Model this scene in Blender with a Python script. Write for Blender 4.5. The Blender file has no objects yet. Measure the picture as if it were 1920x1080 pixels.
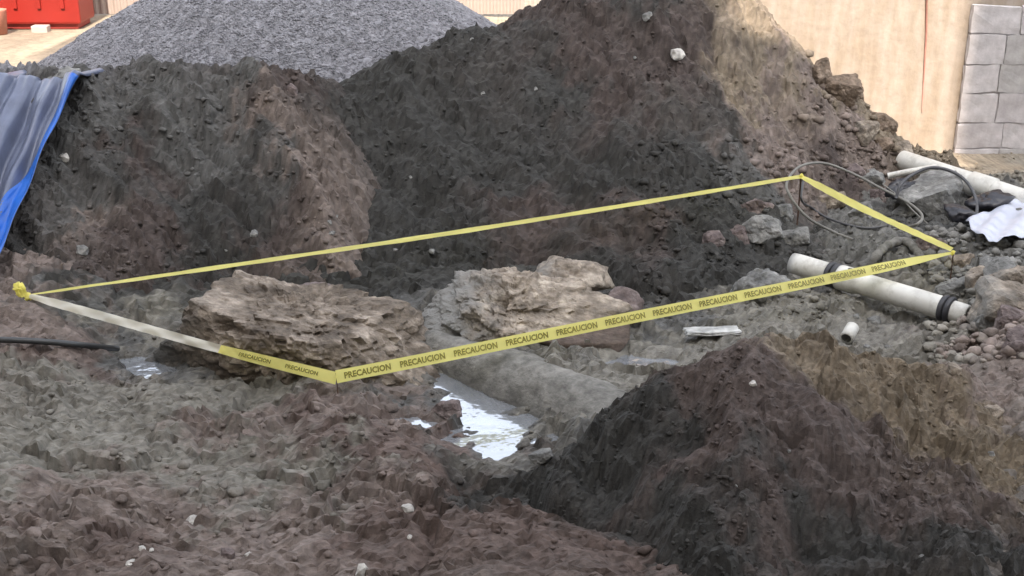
import bpy, bmesh, math, random
import numpy as np
from mathutils import Vector, Matrix

sc = bpy.context.scene
R = math.radians

# ------------------------------------------------------------------ camera
F_PX, PITCH, CAM_H = 2400.0, R(21.0), 3.5
cam_d = bpy.data.cameras.new("camera")
cam_d.sensor_width = 36.0
cam_d.lens = F_PX / 1920.0 * 36.0
cam_d.clip_start = 0.1
cam_d.clip_end = 3000.0
cam = bpy.data.objects.new("camera", cam_d)
sc.collection.objects.link(cam)
cam.location = (0, 0, CAM_H)
cam.rotation_euler = (R(90) - PITCH, 0, 0)
sc.camera = cam

# ------------------------------------------------------------------ sky, sun, exposure
SUN_EL = R(50.0)                      # the sun stands behind the camera, over the roofs
world = bpy.data.worlds.new("World")
sc.world = world
world.use_nodes = True
nt = world.node_tree
nt.nodes.clear()
sky = nt.nodes.new("ShaderNodeTexSky")
sky.sky_type = 'NISHITA'
sky.sun_disc = False
sky.sun_elevation = SUN_EL
sky.sun_rotation = R(180.0)
sky.air_density = 1.0
sky.dust_density = 3.0
sky.ozone_density = 1.0
hs = nt.nodes.new("ShaderNodeHueSaturation")
hs.inputs["Saturation"].default_value = 0.30
bg = nt.nodes.new("ShaderNodeBackground")
bg.inputs["Strength"].default_value = 0.15
wo = nt.nodes.new("ShaderNodeOutputWorld")
nt.links.new(sky.outputs[0], hs.inputs["Color"])
nt.links.new(hs.outputs[0], bg.inputs[0])
nt.links.new(bg.outputs[0], wo.inputs[0])

sun_d = bpy.data.lights.new("sun", 'SUN')
sun_d.energy = 2.0
sun_d.angle = R(0.5)
sun_d.color = (1.0, 0.87, 0.73)
sun = bpy.data.objects.new("sun", sun_d)
sc.collection.objects.link(sun)
sun.rotation_euler = (R(90) - SUN_EL, 0, 0)      # light travels towards +y and down

sc.view_settings.view_transform = 'Standard'
sc.view_settings.look = 'None'
sc.view_settings.exposure = 2.35
sc.view_settings.gamma = 1.0
sc.view_settings.use_curve_mapping = False
sc.cycles.use_denoising = True
sc.cycles.max_bounces = 6

# ------------------------------------------------------------------ helpers
CP, SP = math.cos(PITCH), math.sin(PITCH)


def ray(u, v):
    a, b = (u - 960.0) / F_PX, (v - 540.0) / F_PX
    return np.array([a, CP - b * SP, -SP - b * CP])


def Py(u, v, y):                      # point of the line of sight (u, v) at world y
    r = ray(u, v)
    return np.array([0, 0, CAM_H]) + r * (y / r[1])


def Pz(u, v, z):                      # ... at world height z
    r = ray(u, v)
    return np.array([0, 0, CAM_H]) + r * ((z - CAM_H) / r[2])


def _hash(ix, iy, iz, seed):
    h = (ix.astype(np.int64) * 374761393 + iy.astype(np.int64) * 668265263
         + iz.astype(np.int64) * 2147483647 + seed * 974634777) & 0xFFFFFFFF
    h = ((h ^ (h >> 13)) * 1274126177) & 0xFFFFFFFF
    h = ((h ^ (h >> 16)) * 2246822519) & 0xFFFFFFFF
    return (h ^ (h >> 15)) & 0xFFFFFFFF


def noise2(x, y, seed=0):
    x0, y0 = np.floor(x), np.floor(y)
    fx, fy = x - x0, y - y0
    ix, iy = x0.astype(np.int64), y0.astype(np.int64)
    z = np.zeros_like(ix)

    def g(dx, dy):
        a = _hash(ix + dx, iy + dy, z, seed) / 4294967296.0 * 2 * np.pi
        return np.cos(a) * (fx - dx) + np.sin(a) * (fy - dy)
    sx = fx * fx * fx * (fx * (fx * 6 - 15) + 10)
    sy = fy * fy * fy * (fy * (fy * 6 - 15) + 10)
    a = g(0, 0) * (1 - sx) + g(1, 0) * sx
    b = g(0, 1) * (1 - sx) + g(1, 1) * sx
    return (a * (1 - sy) + b * sy) * 1.5


def noise3(x, y, z, seed=0):
    x0, y0, z0 = np.floor(x), np.floor(y), np.floor(z)
    fx, fy, fz = x - x0, y - y0, z - z0
    ix, iy, iz = x0.astype(np.int64), y0.astype(np.int64), z0.astype(np.int64)
    w = [f * f * (3 - 2 * f) for f in (fx, fy, fz)]
    out = 0
    for dx in (0, 1):
        for dy in (0, 1):
            for dz in (0, 1):
                hv = _hash(ix + dx, iy + dy, iz + dz, seed) / 4294967296.0 * 2 - 1
                out = out + hv * (w[0] if dx else 1 - w[0]) * (w[1] if dy else 1 - w[1]) * (w[2] if dz else 1 - w[2])
    return out


def fbm2(x, y, octs, seed=0, gain=0.5):
    o, a, f = 0, 1.0, 1.0
    for k in range(octs):
        o = o + a * noise2(x * f, y * f, seed + k * 17)
        a *= gain
        f *= 2.03
    return o


def fbm3(p, scale, octs, seed=0, gain=0.5):
    o, a, f = 0, 1.0, 1.0 / scale
    for k in range(octs):
        o = o + a * noise3(p[:, 0] * f, p[:, 1] * f, p[:, 2] * f, seed + k * 31)
        a *= gain
        f *= 2.03
    return o


class RBF:
    def __init__(self, pts, c=0.25, smooth=0.0):
        p = np.array(pts, float)
        self.p, self.c = p[:, :2], c
        n = len(p)
        d = np.sqrt(((self.p[:, None] - self.p[None]) ** 2).sum(-1) + c * c)
        A = np.zeros((n + 3, n + 3))
        A[:n, :n] = d + np.eye(n) * smooth
        A[:n, n] = 1
        A[:n, n + 1:] = self.p
        A[n, :n] = 1
        A[n + 1:, :n] = self.p.T
        b = np.concatenate([p[:, 2], [0, 0, 0]])
        self.w = np.linalg.solve(A, b)

    def __call__(self, x, y):
        n = len(self.p)
        out = self.w[n] + self.w[n + 1] * x + self.w[n + 2] * y
        for k in range(n):
            out = out + self.w[k] * np.sqrt((x - self.p[k, 0]) ** 2 + (y - self.p[k, 1]) ** 2 + self.c ** 2)
        return out


def link(o, parent=None):
    sc.collection.objects.link(o)
    if parent is not None:
        o.parent = parent
    return o


def tag(o, label=None, cat=None, group=None, kind=None):
    if label:
        o["label"] = label
    if cat:
        o["category"] = cat
    if group:
        o["group"] = group
    if kind:
        o["kind"] = kind
    return o


def crumble(V, step, seed, z=0.005):
    """uneven spacing and height of the sheet's points, so that it breaks into crumbs"""
    r = np.random.default_rng(seed)
    V = np.array(V, float)
    k = np.broadcast_to(np.asarray(step, float).reshape(-1, 1) if np.ndim(step) else step, (len(V), 1))
    V[:, :2] += r.uniform(-.33, .33, (len(V), 2)) * k
    V[:, 2] += r.normal(0, 1, len(V)) * z
    return V, r.uniform(.72, 1.3, (len(V), 1))


def mesh_np(name, verts, faces, mat, parent=None, smooth=True, col=None, wet=None):
    """verts (n,3); faces (m,3 or 4) int arrays -> one mesh object"""
    verts = np.asarray(verts, np.float32)
    faces = np.asarray(faces, np.int32)
    me = bpy.data.meshes.new(name)
    n, k = faces.shape
    me.vertices.add(len(verts))
    me.vertices.foreach_set("co", verts.ravel())
    me.loops.add(n * k)
    me.loops.foreach_set("vertex_index", faces.ravel())
    me.polygons.add(n)
    me.polygons.foreach_set("loop_start", np.arange(0, n * k, k, dtype=np.int32))
    me.polygons.foreach_set("loop_total", np.full(n, k, np.int32))
    me.polygons.foreach_set("use_smooth", np.full(n, smooth))
    me.update(calc_edges=True)
    if col is not None:
        at = me.color_attributes.new("soil", 'FLOAT_COLOR', 'POINT')
        c4 = np.ones((len(verts), 4), np.float32)
        c4[:, :3] = col
        c4[:, 3] = 0.0 if wet is None else wet
        at.data.foreach_set("color", c4.ravel())
    me.materials.append(mat)
    me.validate()
    return link(bpy.data.objects.new(name, me), parent)


def mesh_bm(name, bm, mat, parent=None, smooth=False):
    me = bpy.data.meshes.new(name)
    bmesh.ops.recalc_face_normals(bm, faces=bm.faces[:])
    if smooth:
        for f in bm.faces:
            f.smooth = True
    bm.to_mesh(me)
    bm.free()
    me.materials.append(mat)
    return link(bpy.data.objects.new(name, me), parent)


def empty(name, loc=(0, 0, 0)):
    o = bpy.data.objects.new(name, None)
    o.location = loc
    o.empty_display_size = 0.1
    return link(o)


def box_bm(bm, c, s, rz=0.0, bevel=0.0):
    M = Matrix.Translation(c) @ Matrix.Rotation(rz, 4, 'Z') @ Matrix.Diagonal((s[0], s[1], s[2], 1))
    r = bmesh.ops.create_cube(bm, size=1.0, matrix=M)
    if bevel:
        es = list({e for v in r["verts"] for e in v.link_edges})
        bmesh.ops.bevel(bm, geom=es, offset=bevel, segments=2, affect='EDGES', profile=0.6)
    return r


def catmull(pts, n):
    p = np.array(pts, float)
    p = np.vstack([2 * p[0] - p[1], p, 2 * p[-1] - p[-2]])
    out = []
    for i in range(1, len(p) - 2):
        for t in np.linspace(0, 1, n, endpoint=False):
            a, b, c, d = p[i - 1], p[i], p[i + 1], p[i + 2]
            out.append(0.5 * ((2 * b) + (-a + c) * t + (2 * a - 5 * b + 4 * c - d) * t * t + (-a + 3 * b - 3 * c + d) * t ** 3))
    out.append(p[-2])
    return np.array(out)


def tube(path, rad, seg=12, closed_ends=True, inner=None):
    """verts, faces of a tube of radius rad (scalar or per point) along path"""
    path = np.asarray(path, float)
    n = len(path)
    rad = np.full(n, rad) if np.isscalar(rad) else np.asarray(rad)
    T = np.gradient(path, axis=0)
    T /= np.linalg.norm(T, axis=1)[:, None]
    up = np.array([0, 0, 1.0])
    V, Fc = [], []
    for i in range(n):
        s = np.cross(T[i], up)
        if np.linalg.norm(s) < 1e-3:
            s = np.array([1.0, 0, 0])
        s /= np.linalg.norm(s)
        w = np.cross(s, T[i])
        for k in range(seg):
            a = 2 * np.pi * k / seg
            V.append(path[i] + rad[i] * (math.cos(a) * s + math.sin(a) * w))
    for i in range(n - 1):
        for k in range(seg):
            a, b = i * seg + k, i * seg + (k + 1) % seg
            Fc.append((a, b, b + seg, a + seg))
    if closed_ends:
        for i, j in ((0, 0), (n - 1, (n - 1) * seg)):
            V.append(path[i])
            c = len(V) - 1
            for k in range(seg):
                a, b = j + k, j + (k + 1) % seg
                Fc.append((a, b, c, c) if i == 0 else (b, a, c, c))
    return np.array(V), Fc


def poly_obj(name, V, Fc, mat, parent=None, smooth=True):
    me = bpy.data.meshes.new(name)
    Fc = [tuple(dict.fromkeys(int(i) for i in f)) for f in Fc]
    me.from_pydata([tuple(map(float, v)) for v in V], [], Fc)
    me.polygons.foreach_set("use_smooth", np.full(len(Fc), smooth))
    me.update()
    me.materials.append(mat)
    return link(bpy.data.objects.new(name, me), parent)


# ------------------------------------------------------------------ materials
def new_mat(name):
    m = bpy.data.materials.new(name)
    m.use_nodes = True
    n = m.node_tree
    b = n.nodes["Principled BSDF"]
    return m, n, b


def N(n, t, **kw):
    x = n.nodes.new(t)
    for k, v in kw.items():
        if k in x.inputs:
            x.inputs[k].default_value = v
        else:
            setattr(x, k, v)
    return x


def noise_ramp(n, scale, lo, hi, detail=6.0, p0=0.3, p1=0.7, rough=0.6, vec=None):
    t = N(n, "ShaderNodeTexNoise")
    t.inputs["Scale"].default_value = scale
    t.inputs["Detail"].default_value = detail
    t.inputs["Roughness"].default_value = rough
    if vec is not None:
        n.links.new(vec, t.inputs["Vector"])
    r = N(n, "ShaderNodeMapRange")
    r.inputs["From Min"].default_value = p0
    r.inputs["From Max"].default_value = p1
    r.inputs["To Min"].default_value = lo
    r.inputs["To Max"].default_value = hi
    n.links.new(t.outputs["Fac"], r.inputs["Value"])
    return r.outputs["Result"], t.outputs["Fac"]


def soil_mat(name, bump=0.5, rough=0.9, v=(0.78, 1.25)):
    m, n, b = new_mat(name)
    at = N(n, "ShaderNodeVertexColor")
    at.layer_name = "soil"
    geo = N(n, "ShaderNodeNewGeometry")
    a, _ = noise_ramp(n, 6.5, v[0], v[1], vec=geo.outputs["Position"])
    c, f2 = noise_ramp(n, 30.0, 0.88, 1.14, detail=5, vec=geo.outputs["Position"])
    mu = N(n, "ShaderNodeMath", operation='MULTIPLY')
    n.links.new(a, mu.inputs[0])
    n.links.new(c, mu.inputs[1])
    vm = N(n, "ShaderNodeVectorMath", operation='SCALE')
    n.links.new(at.outputs["Color"], vm.inputs[0])
    n.links.new(mu.outputs[0], vm.inputs["Scale"])
    n.links.new(vm.outputs[0], b.inputs["Base Color"])
    wr = N(n, "ShaderNodeMapRange")
    wr.inputs["To Min"].default_value = rough
    wr.inputs["To Max"].default_value = 0.28
    n.links.new(at.outputs["Alpha"], wr.inputs["Value"])
    n.links.new(wr.outputs[0], b.inputs["Roughness"])
    b.inputs["Specular IOR Level"].default_value = 0.28
    _, f3 = noise_ramp(n, 85.0, 0, 1, detail=3, vec=geo.outputs["Position"])
    ad = N(n, "ShaderNodeMath", operation='MULTIPLY_ADD')
    n.links.new(f3, ad.inputs[0])
    ad.inputs[1].default_value = 0.5
    n.links.new(f2, ad.inputs[2])
    bp = N(n, "ShaderNodeBump")
    bp.inputs["Strength"].default_value = bump
    bp.inputs["Distance"].default_value = 0.02
    n.links.new(ad.outputs[0], bp.inputs["Height"])
    n.links.new(bp.outputs[0], b.inputs["Normal"])
    return m


def rock_mat(name, c0, c1, c2, scale=3.0, bump=0.8, rough=0.85):
    m, n, b = new_mat(name)
    tc = N(n, "ShaderNodeTexCoord")
    mp = N(n, "ShaderNodeMapping")
    mp.inputs["Scale"].default_value = (1, 1, 2.2)
    n.links.new(tc.outputs["Object"], mp.inputs["Vector"])
    _, f = noise_ramp(n, scale, 0, 1, detail=8, rough=0.65, vec=mp.outputs[0])
    cr = N(n, "ShaderNodeValToRGB")
    e = cr.color_ramp.elements
    e[0].position, e[0].color = 0.32, (*c0, 1)
    e[1].position, e[1].color = 0.68, (*c2, 1)
    k = e.new(0.5)
    k.color = (*c1, 1)
    n.links.new(f, cr.inputs[0])
    g, f2 = noise_ramp(n, 17.0, 0.62, 1.36, detail=8, vec=tc.outputs["Object"])
    vm = N(n, "ShaderNodeVectorMath", operation='SCALE')
    n.links.new(cr.outputs[0], vm.inputs[0])
    n.links.new(g, vm.inputs["Scale"])
    n.links.new(vm.outputs[0], b.inputs["Base Color"])
    b.inputs["Roughness"].default_value = rough
    b.inputs["Specular IOR Level"].default_value = 0.3
    bp = N(n, "ShaderNodeBump")
    bp.inputs["Strength"].default_value = bump
    bp.inputs["Distance"].default_value = 0.05
    n.links.new(f2, bp.inputs["Height"])
    n.links.new(bp.outputs[0], b.inputs["Normal"])
    return m


def plain_mat(name, col, rough=0.5, var=0.12, scale=8.0, bump=0.0, metal=0.0, spec=0.5):
    m, n, b = new_mat(name)
    tc = N(n, "ShaderNodeTexCoord")
    g, f = noise_ramp(n, scale, 1 - var, 1 + var, detail=6, vec=tc.outputs["Object"])
    vm = N(n, "ShaderNodeVectorMath", operation='SCALE')
    vm.inputs[0].default_value = col
    n.links.new(g, vm.inputs["Scale"])
    n.links.new(vm.outputs[0], b.inputs["Base Color"])
    b.inputs["Roughness"].default_value = rough
    b.inputs["Metallic"].default_value = metal
    b.inputs["Specular IOR Level"].default_value = spec
    if bump:
        bp = N(n, "ShaderNodeBump")
        bp.inputs["Strength"].default_value = bump
        bp.inputs["Distance"].default_value = 0.01
        n.links.new(f, bp.inputs["Height"])
        n.links.new(bp.outputs[0], b.inputs["Normal"])
    return m


M_SOIL = soil_mat("dug_soil")
M_GRAVEL = soil_mat("crushed_gravel", bump=0.8, v=(0.85, 1.15))

# soil colours, linear albedo
DARK = (0.033, 0.0322, 0.030)
PURP = (0.055, 0.043, 0.039)
REDB = (0.09, 0.066, 0.057)
SPUR = (0.135, 0.109, 0.095)
MUD = (0.145, 0.136, 0.117)
WET = (0.075, 0.074, 0.071)
TAN = (0.165, 0.135, 0.10)  # raised for light bounced off the wall onto the tall heap's flank
GRIT = (0.12, 0.117, 0.109)
ROSE = (0.148, 0.119, 0.105)
PALE = (0.235, 0.195, 0.145)
GREYG = (0.185, 0.183, 0.198)


def colour_field(ctrl, x, y, seed, warp=0.25, power=4.0):
    """soil type by place: weights of nearby samples, edges broken up by noise"""
    wx = x + warp * fbm2(x * 2.4, y * 2.4, 5, seed, 0.68) * 1.5
    wy = y + warp * fbm2(x * 2.4 + 31, y * 2.4 - 11, 5, seed + 5, 0.68) * 1.5
    acc, ws = 0, 0
    for (cx, cy, c) in ctrl:
        w = 1.0 / (((wx - cx) ** 2 + (wy - cy) ** 2 + 0.01) ** (power / 2))
        acc = acc + w[:, None] * np.array(c)[None]
        ws = ws + w
    return acc / ws[:, None]


# ------------------------------------------------------------------ the ground
g_px = [  # (u, v, z)
    (0, 1080, .16), (300, 1080, .10), (650, 1075, .10), (900, 1060, .13), (1100, 1075, .10), (1280, 1085, .0),
    (560, 1010, .06), (700, 985, .12), (860, 965, .13), (1000, 968, .13), (1130, 1005, .10),
    (880, 925, -.14), (960, 905, -.2), (1060, 945, -.18), (930, 868, -.04),
    (0, 900, .2), (60, 880, .2), (200, 900, .08), (450, 930, .03), (600, 930, .05), (700, 900, .1), (800, 880, .12), (830, 830, .06),
    (700, 790, .09), (780, 815, .08), (600, 760, .06), (450, 800, .06), (200, 800, .08), (0, 750, .14),
    (0, 650, .2), (100, 620, .22), (50, 570, .28), (200, 720, .05), (270, 688, -.09), (330, 720, .0), (400, 740, .0), (500, 755, .02),
    (900, 765, -.135), (866, 728, -.125), (950, 818, -.135), (850, 795, -.09), (760, 790, -.03), (900, 805, -.135), (800, 745, -.04), (830, 760, -.07),
    (1000, 680, .04), (1100, 690, .06), (1150, 745, .08), (1060, 790, -.04), (960, 745, -.06), (890, 690, -.02), (1010, 838, -.02), (1000, 858, -.02), (880, 852, -.05), (1110, 810, .0),
    (1190, 680, .0), (1260, 680, .0),
    (700, 590, .1), (860, 650, .02), (1300, 640, .03), (1500, 620, .04), (1500, 560, .0), (1650, 620, .05), (1700, 700, .06),
    (1900, 700, .2), (1900, 610, .28), (1860, 540, .24), (1800, 600, .0), (1700, 560, .02), (1780, 660, .06), (1900, 480, .33), (1800, 430, .24), (1700, 470, .15),
    (1600, 480, .08), (1450, 520, -.06), (1400, 480, -.12), (1340, 520, -.08), (1550, 420, .15), (1700, 400, .22), (1850, 380, .2), (1910, 345, .12),
]
g_pts = [tuple(Pz(*p)) for p in g_px] + [
    (6, 11.5, .0), (7, 13, -.2), (3.8, 13.8, -.23), (5.2, 13.8, -.23), (7, 17, -.2), (2, 16, .3), (1, 14, .55),
    (-6, 12, .75), (-6, 14, .75), (-8, 17, .75), (0, 17, .75), (-4, 17, .75), (-3, 14, .75), (-5.5, 9.5, .5), (-6.5, 7, .3),
    (0, 0, .2), (-6, 3, .2), (6, 3, .2), (6, 7, .3), (-3, 4, .15), (3, 4, .05), (-9, 12, .75), (9, 12, -.1),
]
g_rbf = RBF(g_pts, c=0.12)


def ground_base(x, y):
    return g_rbf(np.clip(x, -9.5, 9.5), np.clip(y, 1, 19))


def facets(x, y, size, seed):
    """broken ground: cells that each lie at their own tilt and height, with small scarps between them"""
    px, py = x / size, y / size
    ix, iy = np.floor(px).astype(np.int64), np.floor(py).astype(np.int64)
    z0 = np.zeros_like(ix)
    best = np.full(x.shape, 9.0)
    out = np.zeros(x.shape)
    for dx in (-1, 0, 1):
        for dy in (-1, 0, 1):
            cx, cy = ix + dx, iy + dy
            h = [_hash(cx, cy, z0 + k, seed) / 4294967296.0 for k in range(5)]
            ax, ay = px - (cx + h[0]), py - (cy + h[1])
            d = ax * ax + ay * ay
            m = d < best
            best = np.where(m, d, best)
            out = np.where(m, (h[2] - .5) * 1.3 * ax + (h[3] - .5) * 1.3 * ay + (h[4] - .5) * 0.36, out)
    return out * size


def rough_noise(x, y, seed, amp=1.0, broken=1.0):
    wx = x + 0.10 * fbm2(x * 2.6, y * 2.6, 3, seed + 60, 0.6)
    wy = y + 0.10 * fbm2(x * 2.6 + 9, y * 2.6, 3, seed + 61, 0.6)
    n = 0.07 * fbm2(x * 1.3, y * 1.3, 3, seed)
    rut = 1 - np.abs(fbm2(wx * 2.4, wy * 5.0, 4, seed + 9, 0.5))        # broken crests
    n = n + 0.075 * (rut - 0.75)
    patch = np.clip(noise2(x * 1.1, y * 1.1, seed + 41) * 2.2 + 0.5, 0.0, 1)
    n = n + broken * (0.15 * facets(wx, wy * 1.35, 0.42, seed + 70) + 0.5 * patch * facets(wx, wy * 1.25, 0.15, seed + 71) + 0.36 * (1 - patch * .6) * facets(wx, wy, 0.065, seed + 72))
    bil = np.abs(fbm2(wx * 6.3, wy * 7.0, 3, seed + 40, 0.55))          # rounded clods between creases
    n = n + 0.055 * patch * (bil - 0.25)
    n = n + 0.006 * fbm2(x * 23, y * 27, 2, seed + 21, 0.6)
    return amp * n


def pool_q(x, y, path, seed):
    """<1 inside a pool that follows a path of (u, v, half width) at height z"""
    q = np.full(np.shape(x), 99.0)
    for (a, wa), (b, wb) in zip(path[:-1], path[1:]):
        d = b - a
        t = np.clip(((x - a[0]) * d[0] + (y - a[1]) * d[1]) / (d @ d), 0, 1)
        q = np.minimum(q, np.hypot(x - a[0] - t * d[0], y - a[1] - t * d[1]) / (wa + (wb - wa) * t))
    return q + 0.75 * fbm2(x * 5.5, y * 8.0, 3, seed)


POOLS = [(-.10, [(Pz(u, v, -.10)[:2], w) for (u, v, w) in [(850, 712, .13), (882, 752, .18), (900, 785, .26), (932, 815, .26)]], 500),
         (-.085, [(Pz(u, v, -.085)[:2], w) for (u, v, w) in [(755, 790, .05), (800, 796, .08)]], 503),
         (-.06, [(Pz(u, v, -.06)[:2], w) for (u, v, w) in [(255, 682, .10), (295, 698, .12)]], 501),
         (.005, [(Pz(u, v, .005)[:2], w) for (u, v, w) in [(1140, 684, .06), (1200, 678, .1), (1250, 682, .08)]], 502)]


def ground_z(x, y):
    near = np.clip((y - 11.5) / 2.0, 0, 1) + np.clip((np.abs(x) - 6) / 2, 0, 1)
    a = np.clip(1 - near, 0.12, 1)
    z = ground_base(x, y) + rough_noise(x, y, 7, 0.95, 1.35) * a
    for (wz, path, sd) in POOLS:
        q = pool_q(x, y, path, sd)
        fine = 0.012 * fbm2(x * 9, y * 14, 3, sd + 7)
        floor = wz - 0.05 * np.clip(1 - q, 0, 1) - 0.008 + fine
        rim = wz + np.clip((q - 1) * 0.06, 0, .06) + fine
        z = np.where(q < 1, np.minimum(np.maximum(z - .05, floor), wz + .03 * q), np.where(q < 2.2, np.maximum(z, rim), z))
        w = np.clip((q - 0.8) / 1.2, 0, 1)
        z = np.where(q < 2.0, z * w + (1 - w) * np.where(q < 1, floor, rim), z)
    return z


def axis(lo, hi, step0, step1, far, growth=1.35):
    a = [lo]
    while a[-1] < hi:
        t = (a[-1] - lo) / (hi - lo)
        a.append(a[-1] + step0 + (step1 - step0) * t)
    s, up = step1, [a[-1]]
    while up[-1] < far:
        s *= growth
        up.append(up[-1] + s)
    s, dn = step0, [lo]
    while dn[-1] > -far:
        s *= growth
        dn.append(dn[-1] - s)
    return np.array(dn[:0:-1] + a + up[1:])


def grid_faces(nx, ny):
    i, j = np.meshgrid(np.arange(nx - 1), np.arange(ny - 1), indexing='ij')
    a = (i * ny + j).ravel()
    return np.stack([a, a + ny, a + ny + 1, a + 1], 1)


g_col = [tuple(Pz(u, v, 0)[:2]) + (c,) for (u, v, c) in [
    (100, 740, MUD), (300, 760, MUD), (450, 740, MUD), (150, 850, MUD), (350, 870, MUD), (560, 790, REDB), (420, 830, ROSE), (700, 780, ROSE),
    (780, 830, REDB), (560, 900, MUD), (500, 920, MUD), (620, 900, MUD), (760, 900, REDB), (700, 850, REDB), (60, 690, ROSE), (20, 640, ROSE), (150, 690, REDB), (60, 580, ROSE),
    (30, 920, MUD), (100, 980, ROSE), (300, 1000, ROSE), (450, 1000, ROSE), (200, 1060, REDB), (600, 1000, ROSE), (700, 1040, REDB), (850, 1020, REDB),
    (1000, 1000, REDB), (1150, 1060, REDB), (900, 910, DARK), (1000, 930, DARK), (1250, 1060, DARK), (520, 1050, ROSE),
    (900, 770, WET), (850, 740, WET), (950, 700, WET), (980, 760, WET), (1050, 700, MUD), (1150, 690, MUD), (1100, 750, MUD), (1020, 800, MUD), (1080, 820, WET),
    (700, 570, DARK), (620, 545, DARK), (480, 530, DARK), (340, 550, DARK), (200, 575, DARK), (180, 610, WET), (270, 620, MUD), (760, 560, DARK), (830, 545, DARK), (740, 600, WET), (860, 650, MUD), (1230, 590, WET), (1250, 660, MUD), (1400, 600, MUD), (1550, 600, MUD), (1500, 560, MUD), (1650, 640, MUD), (1700, 560, MUD), (1750, 680, MUD),
    (1850, 720, ROSE), (1900, 660, ROSE), (1900, 560, GRIT), (1860, 600, GRIT), (1900, 520, GRIT), (1850, 500, GRIT), (1600, 470, GRIT), (1700, 450, WET), (1400, 480, DARK), (1340, 530, DARK), (1460, 500, DARK), (1480, 420, WET), (1560, 400, GRIT), (1650, 500, GRIT), (1400, 400, REDB), (1800, 380, WET), (330, 690, WET), (290, 660, WET)]]
g_col += [(-4, 17, PALE), (-6, 13.2, PALE), (0, 17, PALE), (-8, 14, PALE), (-7, 18, PALE), (3.5, 13.2, PALE), (4.6, 13.4, PALE), (3, 15, PALE), (7, 15, PALE), (6, 12.6, MUD), (0, 14, PALE), (4.5, 11.8, MUD), (-4, 10, DARK), (0, 3, MUD), (-5, 8, MUD)]

gx = axis(-5.2, 5.6, 0.024, 0.024, 500)
gy = axis(5.0, 12.8, 0.016, 0.034, 500)
X, Y = np.meshgrid(gx, gy, indexing='ij')
x, y = X.ravel(), Y.ravel()
gc = colour_field(g_col, np.clip(x, -12, 12), np.clip(y, 2, 22), 3)
inner = (x > -5.2) & (x < 5.6) & (y > 5) & (y < 12.8)
gv, gk = crumble(np.stack([x, y, ground_z(x, y)], 1), np.where(inner, .02, .0), 1, np.where(inner, .0019, 0))
g_wet = np.zeros(len(x))
for (u, v, r) in [(900, 770, .45), (840, 740, .4), (1000, 690, .4), (1150, 670, .45), (1250, 665, .5), (1350, 625, .5), (1450, 600, .5), (1550, 600, .4), (1500, 560, .4), (280, 690, .35), (330, 640, .4), (860, 650, .4), (760, 780, .3), (1650, 610, .35)]:
    p = Pz(u, v, 0)
    g_wet = np.maximum(g_wet, np.exp(-(((x - p[0]) ** 2 + (y - p[1]) ** 2) / r ** 2)))
g_wet = np.clip(g_wet * (0.9 + 0.9 * fbm2(x * 5, y * 7, 3, 900)), 0, 1)
ground = mesh_np("ground", gv, grid_faces(len(gx), len(gy)), M_SOIL, col=gc * gk, smooth=False, wet=g_wet)
tag(ground, kind="structure")

# ------------------------------------------------------------------ heaps of soil and gravel
FIELDS = [ground_z]
COLS = [(g_col, 3, 0.25)]


def heap(name, pts, colours, xr, yr, step, seed, amp=1.0, mat=M_SOIL, fn=None, c=0.2, cw=0.25, streak=0.0, lumpy=0.0, cap=0.0):
    rb = RBF(pts, c=c) if fn is None else fn

    def h(x, y):
        z = rb(x, y) + rough_noise(x, y, seed, amp)
        if cap:
            z = -np.log(np.exp(-22 * z) + math.exp(-22 * cap)) / 22       # slumped, rounded top
        if lumpy:
            z = z + lumpy * fbm2(x * 2.7, y * 2.7, 3, seed + 80, .6)
        if streak:
            q, e = 0.66 * x + 0.75 * y, 0.75 * x - 0.66 * y
            z = z + streak * fbm2(q * 4.2, e * 0.9, 4, seed + 50, 0.55)
        return z
    ax = np.arange(xr[0], xr[1], step)
    ay = np.arange(yr[0], yr[1], step)
    X, Y = np.meshgrid(ax, ay, indexing='ij')
    x, y = X.ravel(), Y.ravel()
    z = h(x, y)
    keep = z > ground_z(x, y) - 0.16
    F = grid_faces(len(ax), len(ay))
    F = F[keep[F].any(1)]
    used = np.unique(F)
    re = np.full(len(x), -1)
    re[used] = np.arange(len(used))
    V = np.stack([x, y, np.maximum(z, ground_z(x, y) - 0.2)], 1)[used]
    col = colour_field(colours, V[:, 0], V[:, 1], seed, warp=cw)
    V, kk = crumble(V, step, seed, step * .10)
    o = mesh_np(name, V, re[F], mat, col=col * kk, smooth=False)
    b = (xr, yr)
    COLS.append((colours, seed, cw))

    def guarded(x, y):
        inside = (x > b[0][0]) & (x < b[0][1]) & (y > b[1][0]) & (y < b[1][1])
        return np.where(inside, h(x, y), -9.0)
    FIELDS.append(guarded)
    return o


def cpx(lst):
    return [tuple(Py(u, v, y)[:2]) + (c,) for (u, v, y, c) in lst]


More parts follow.
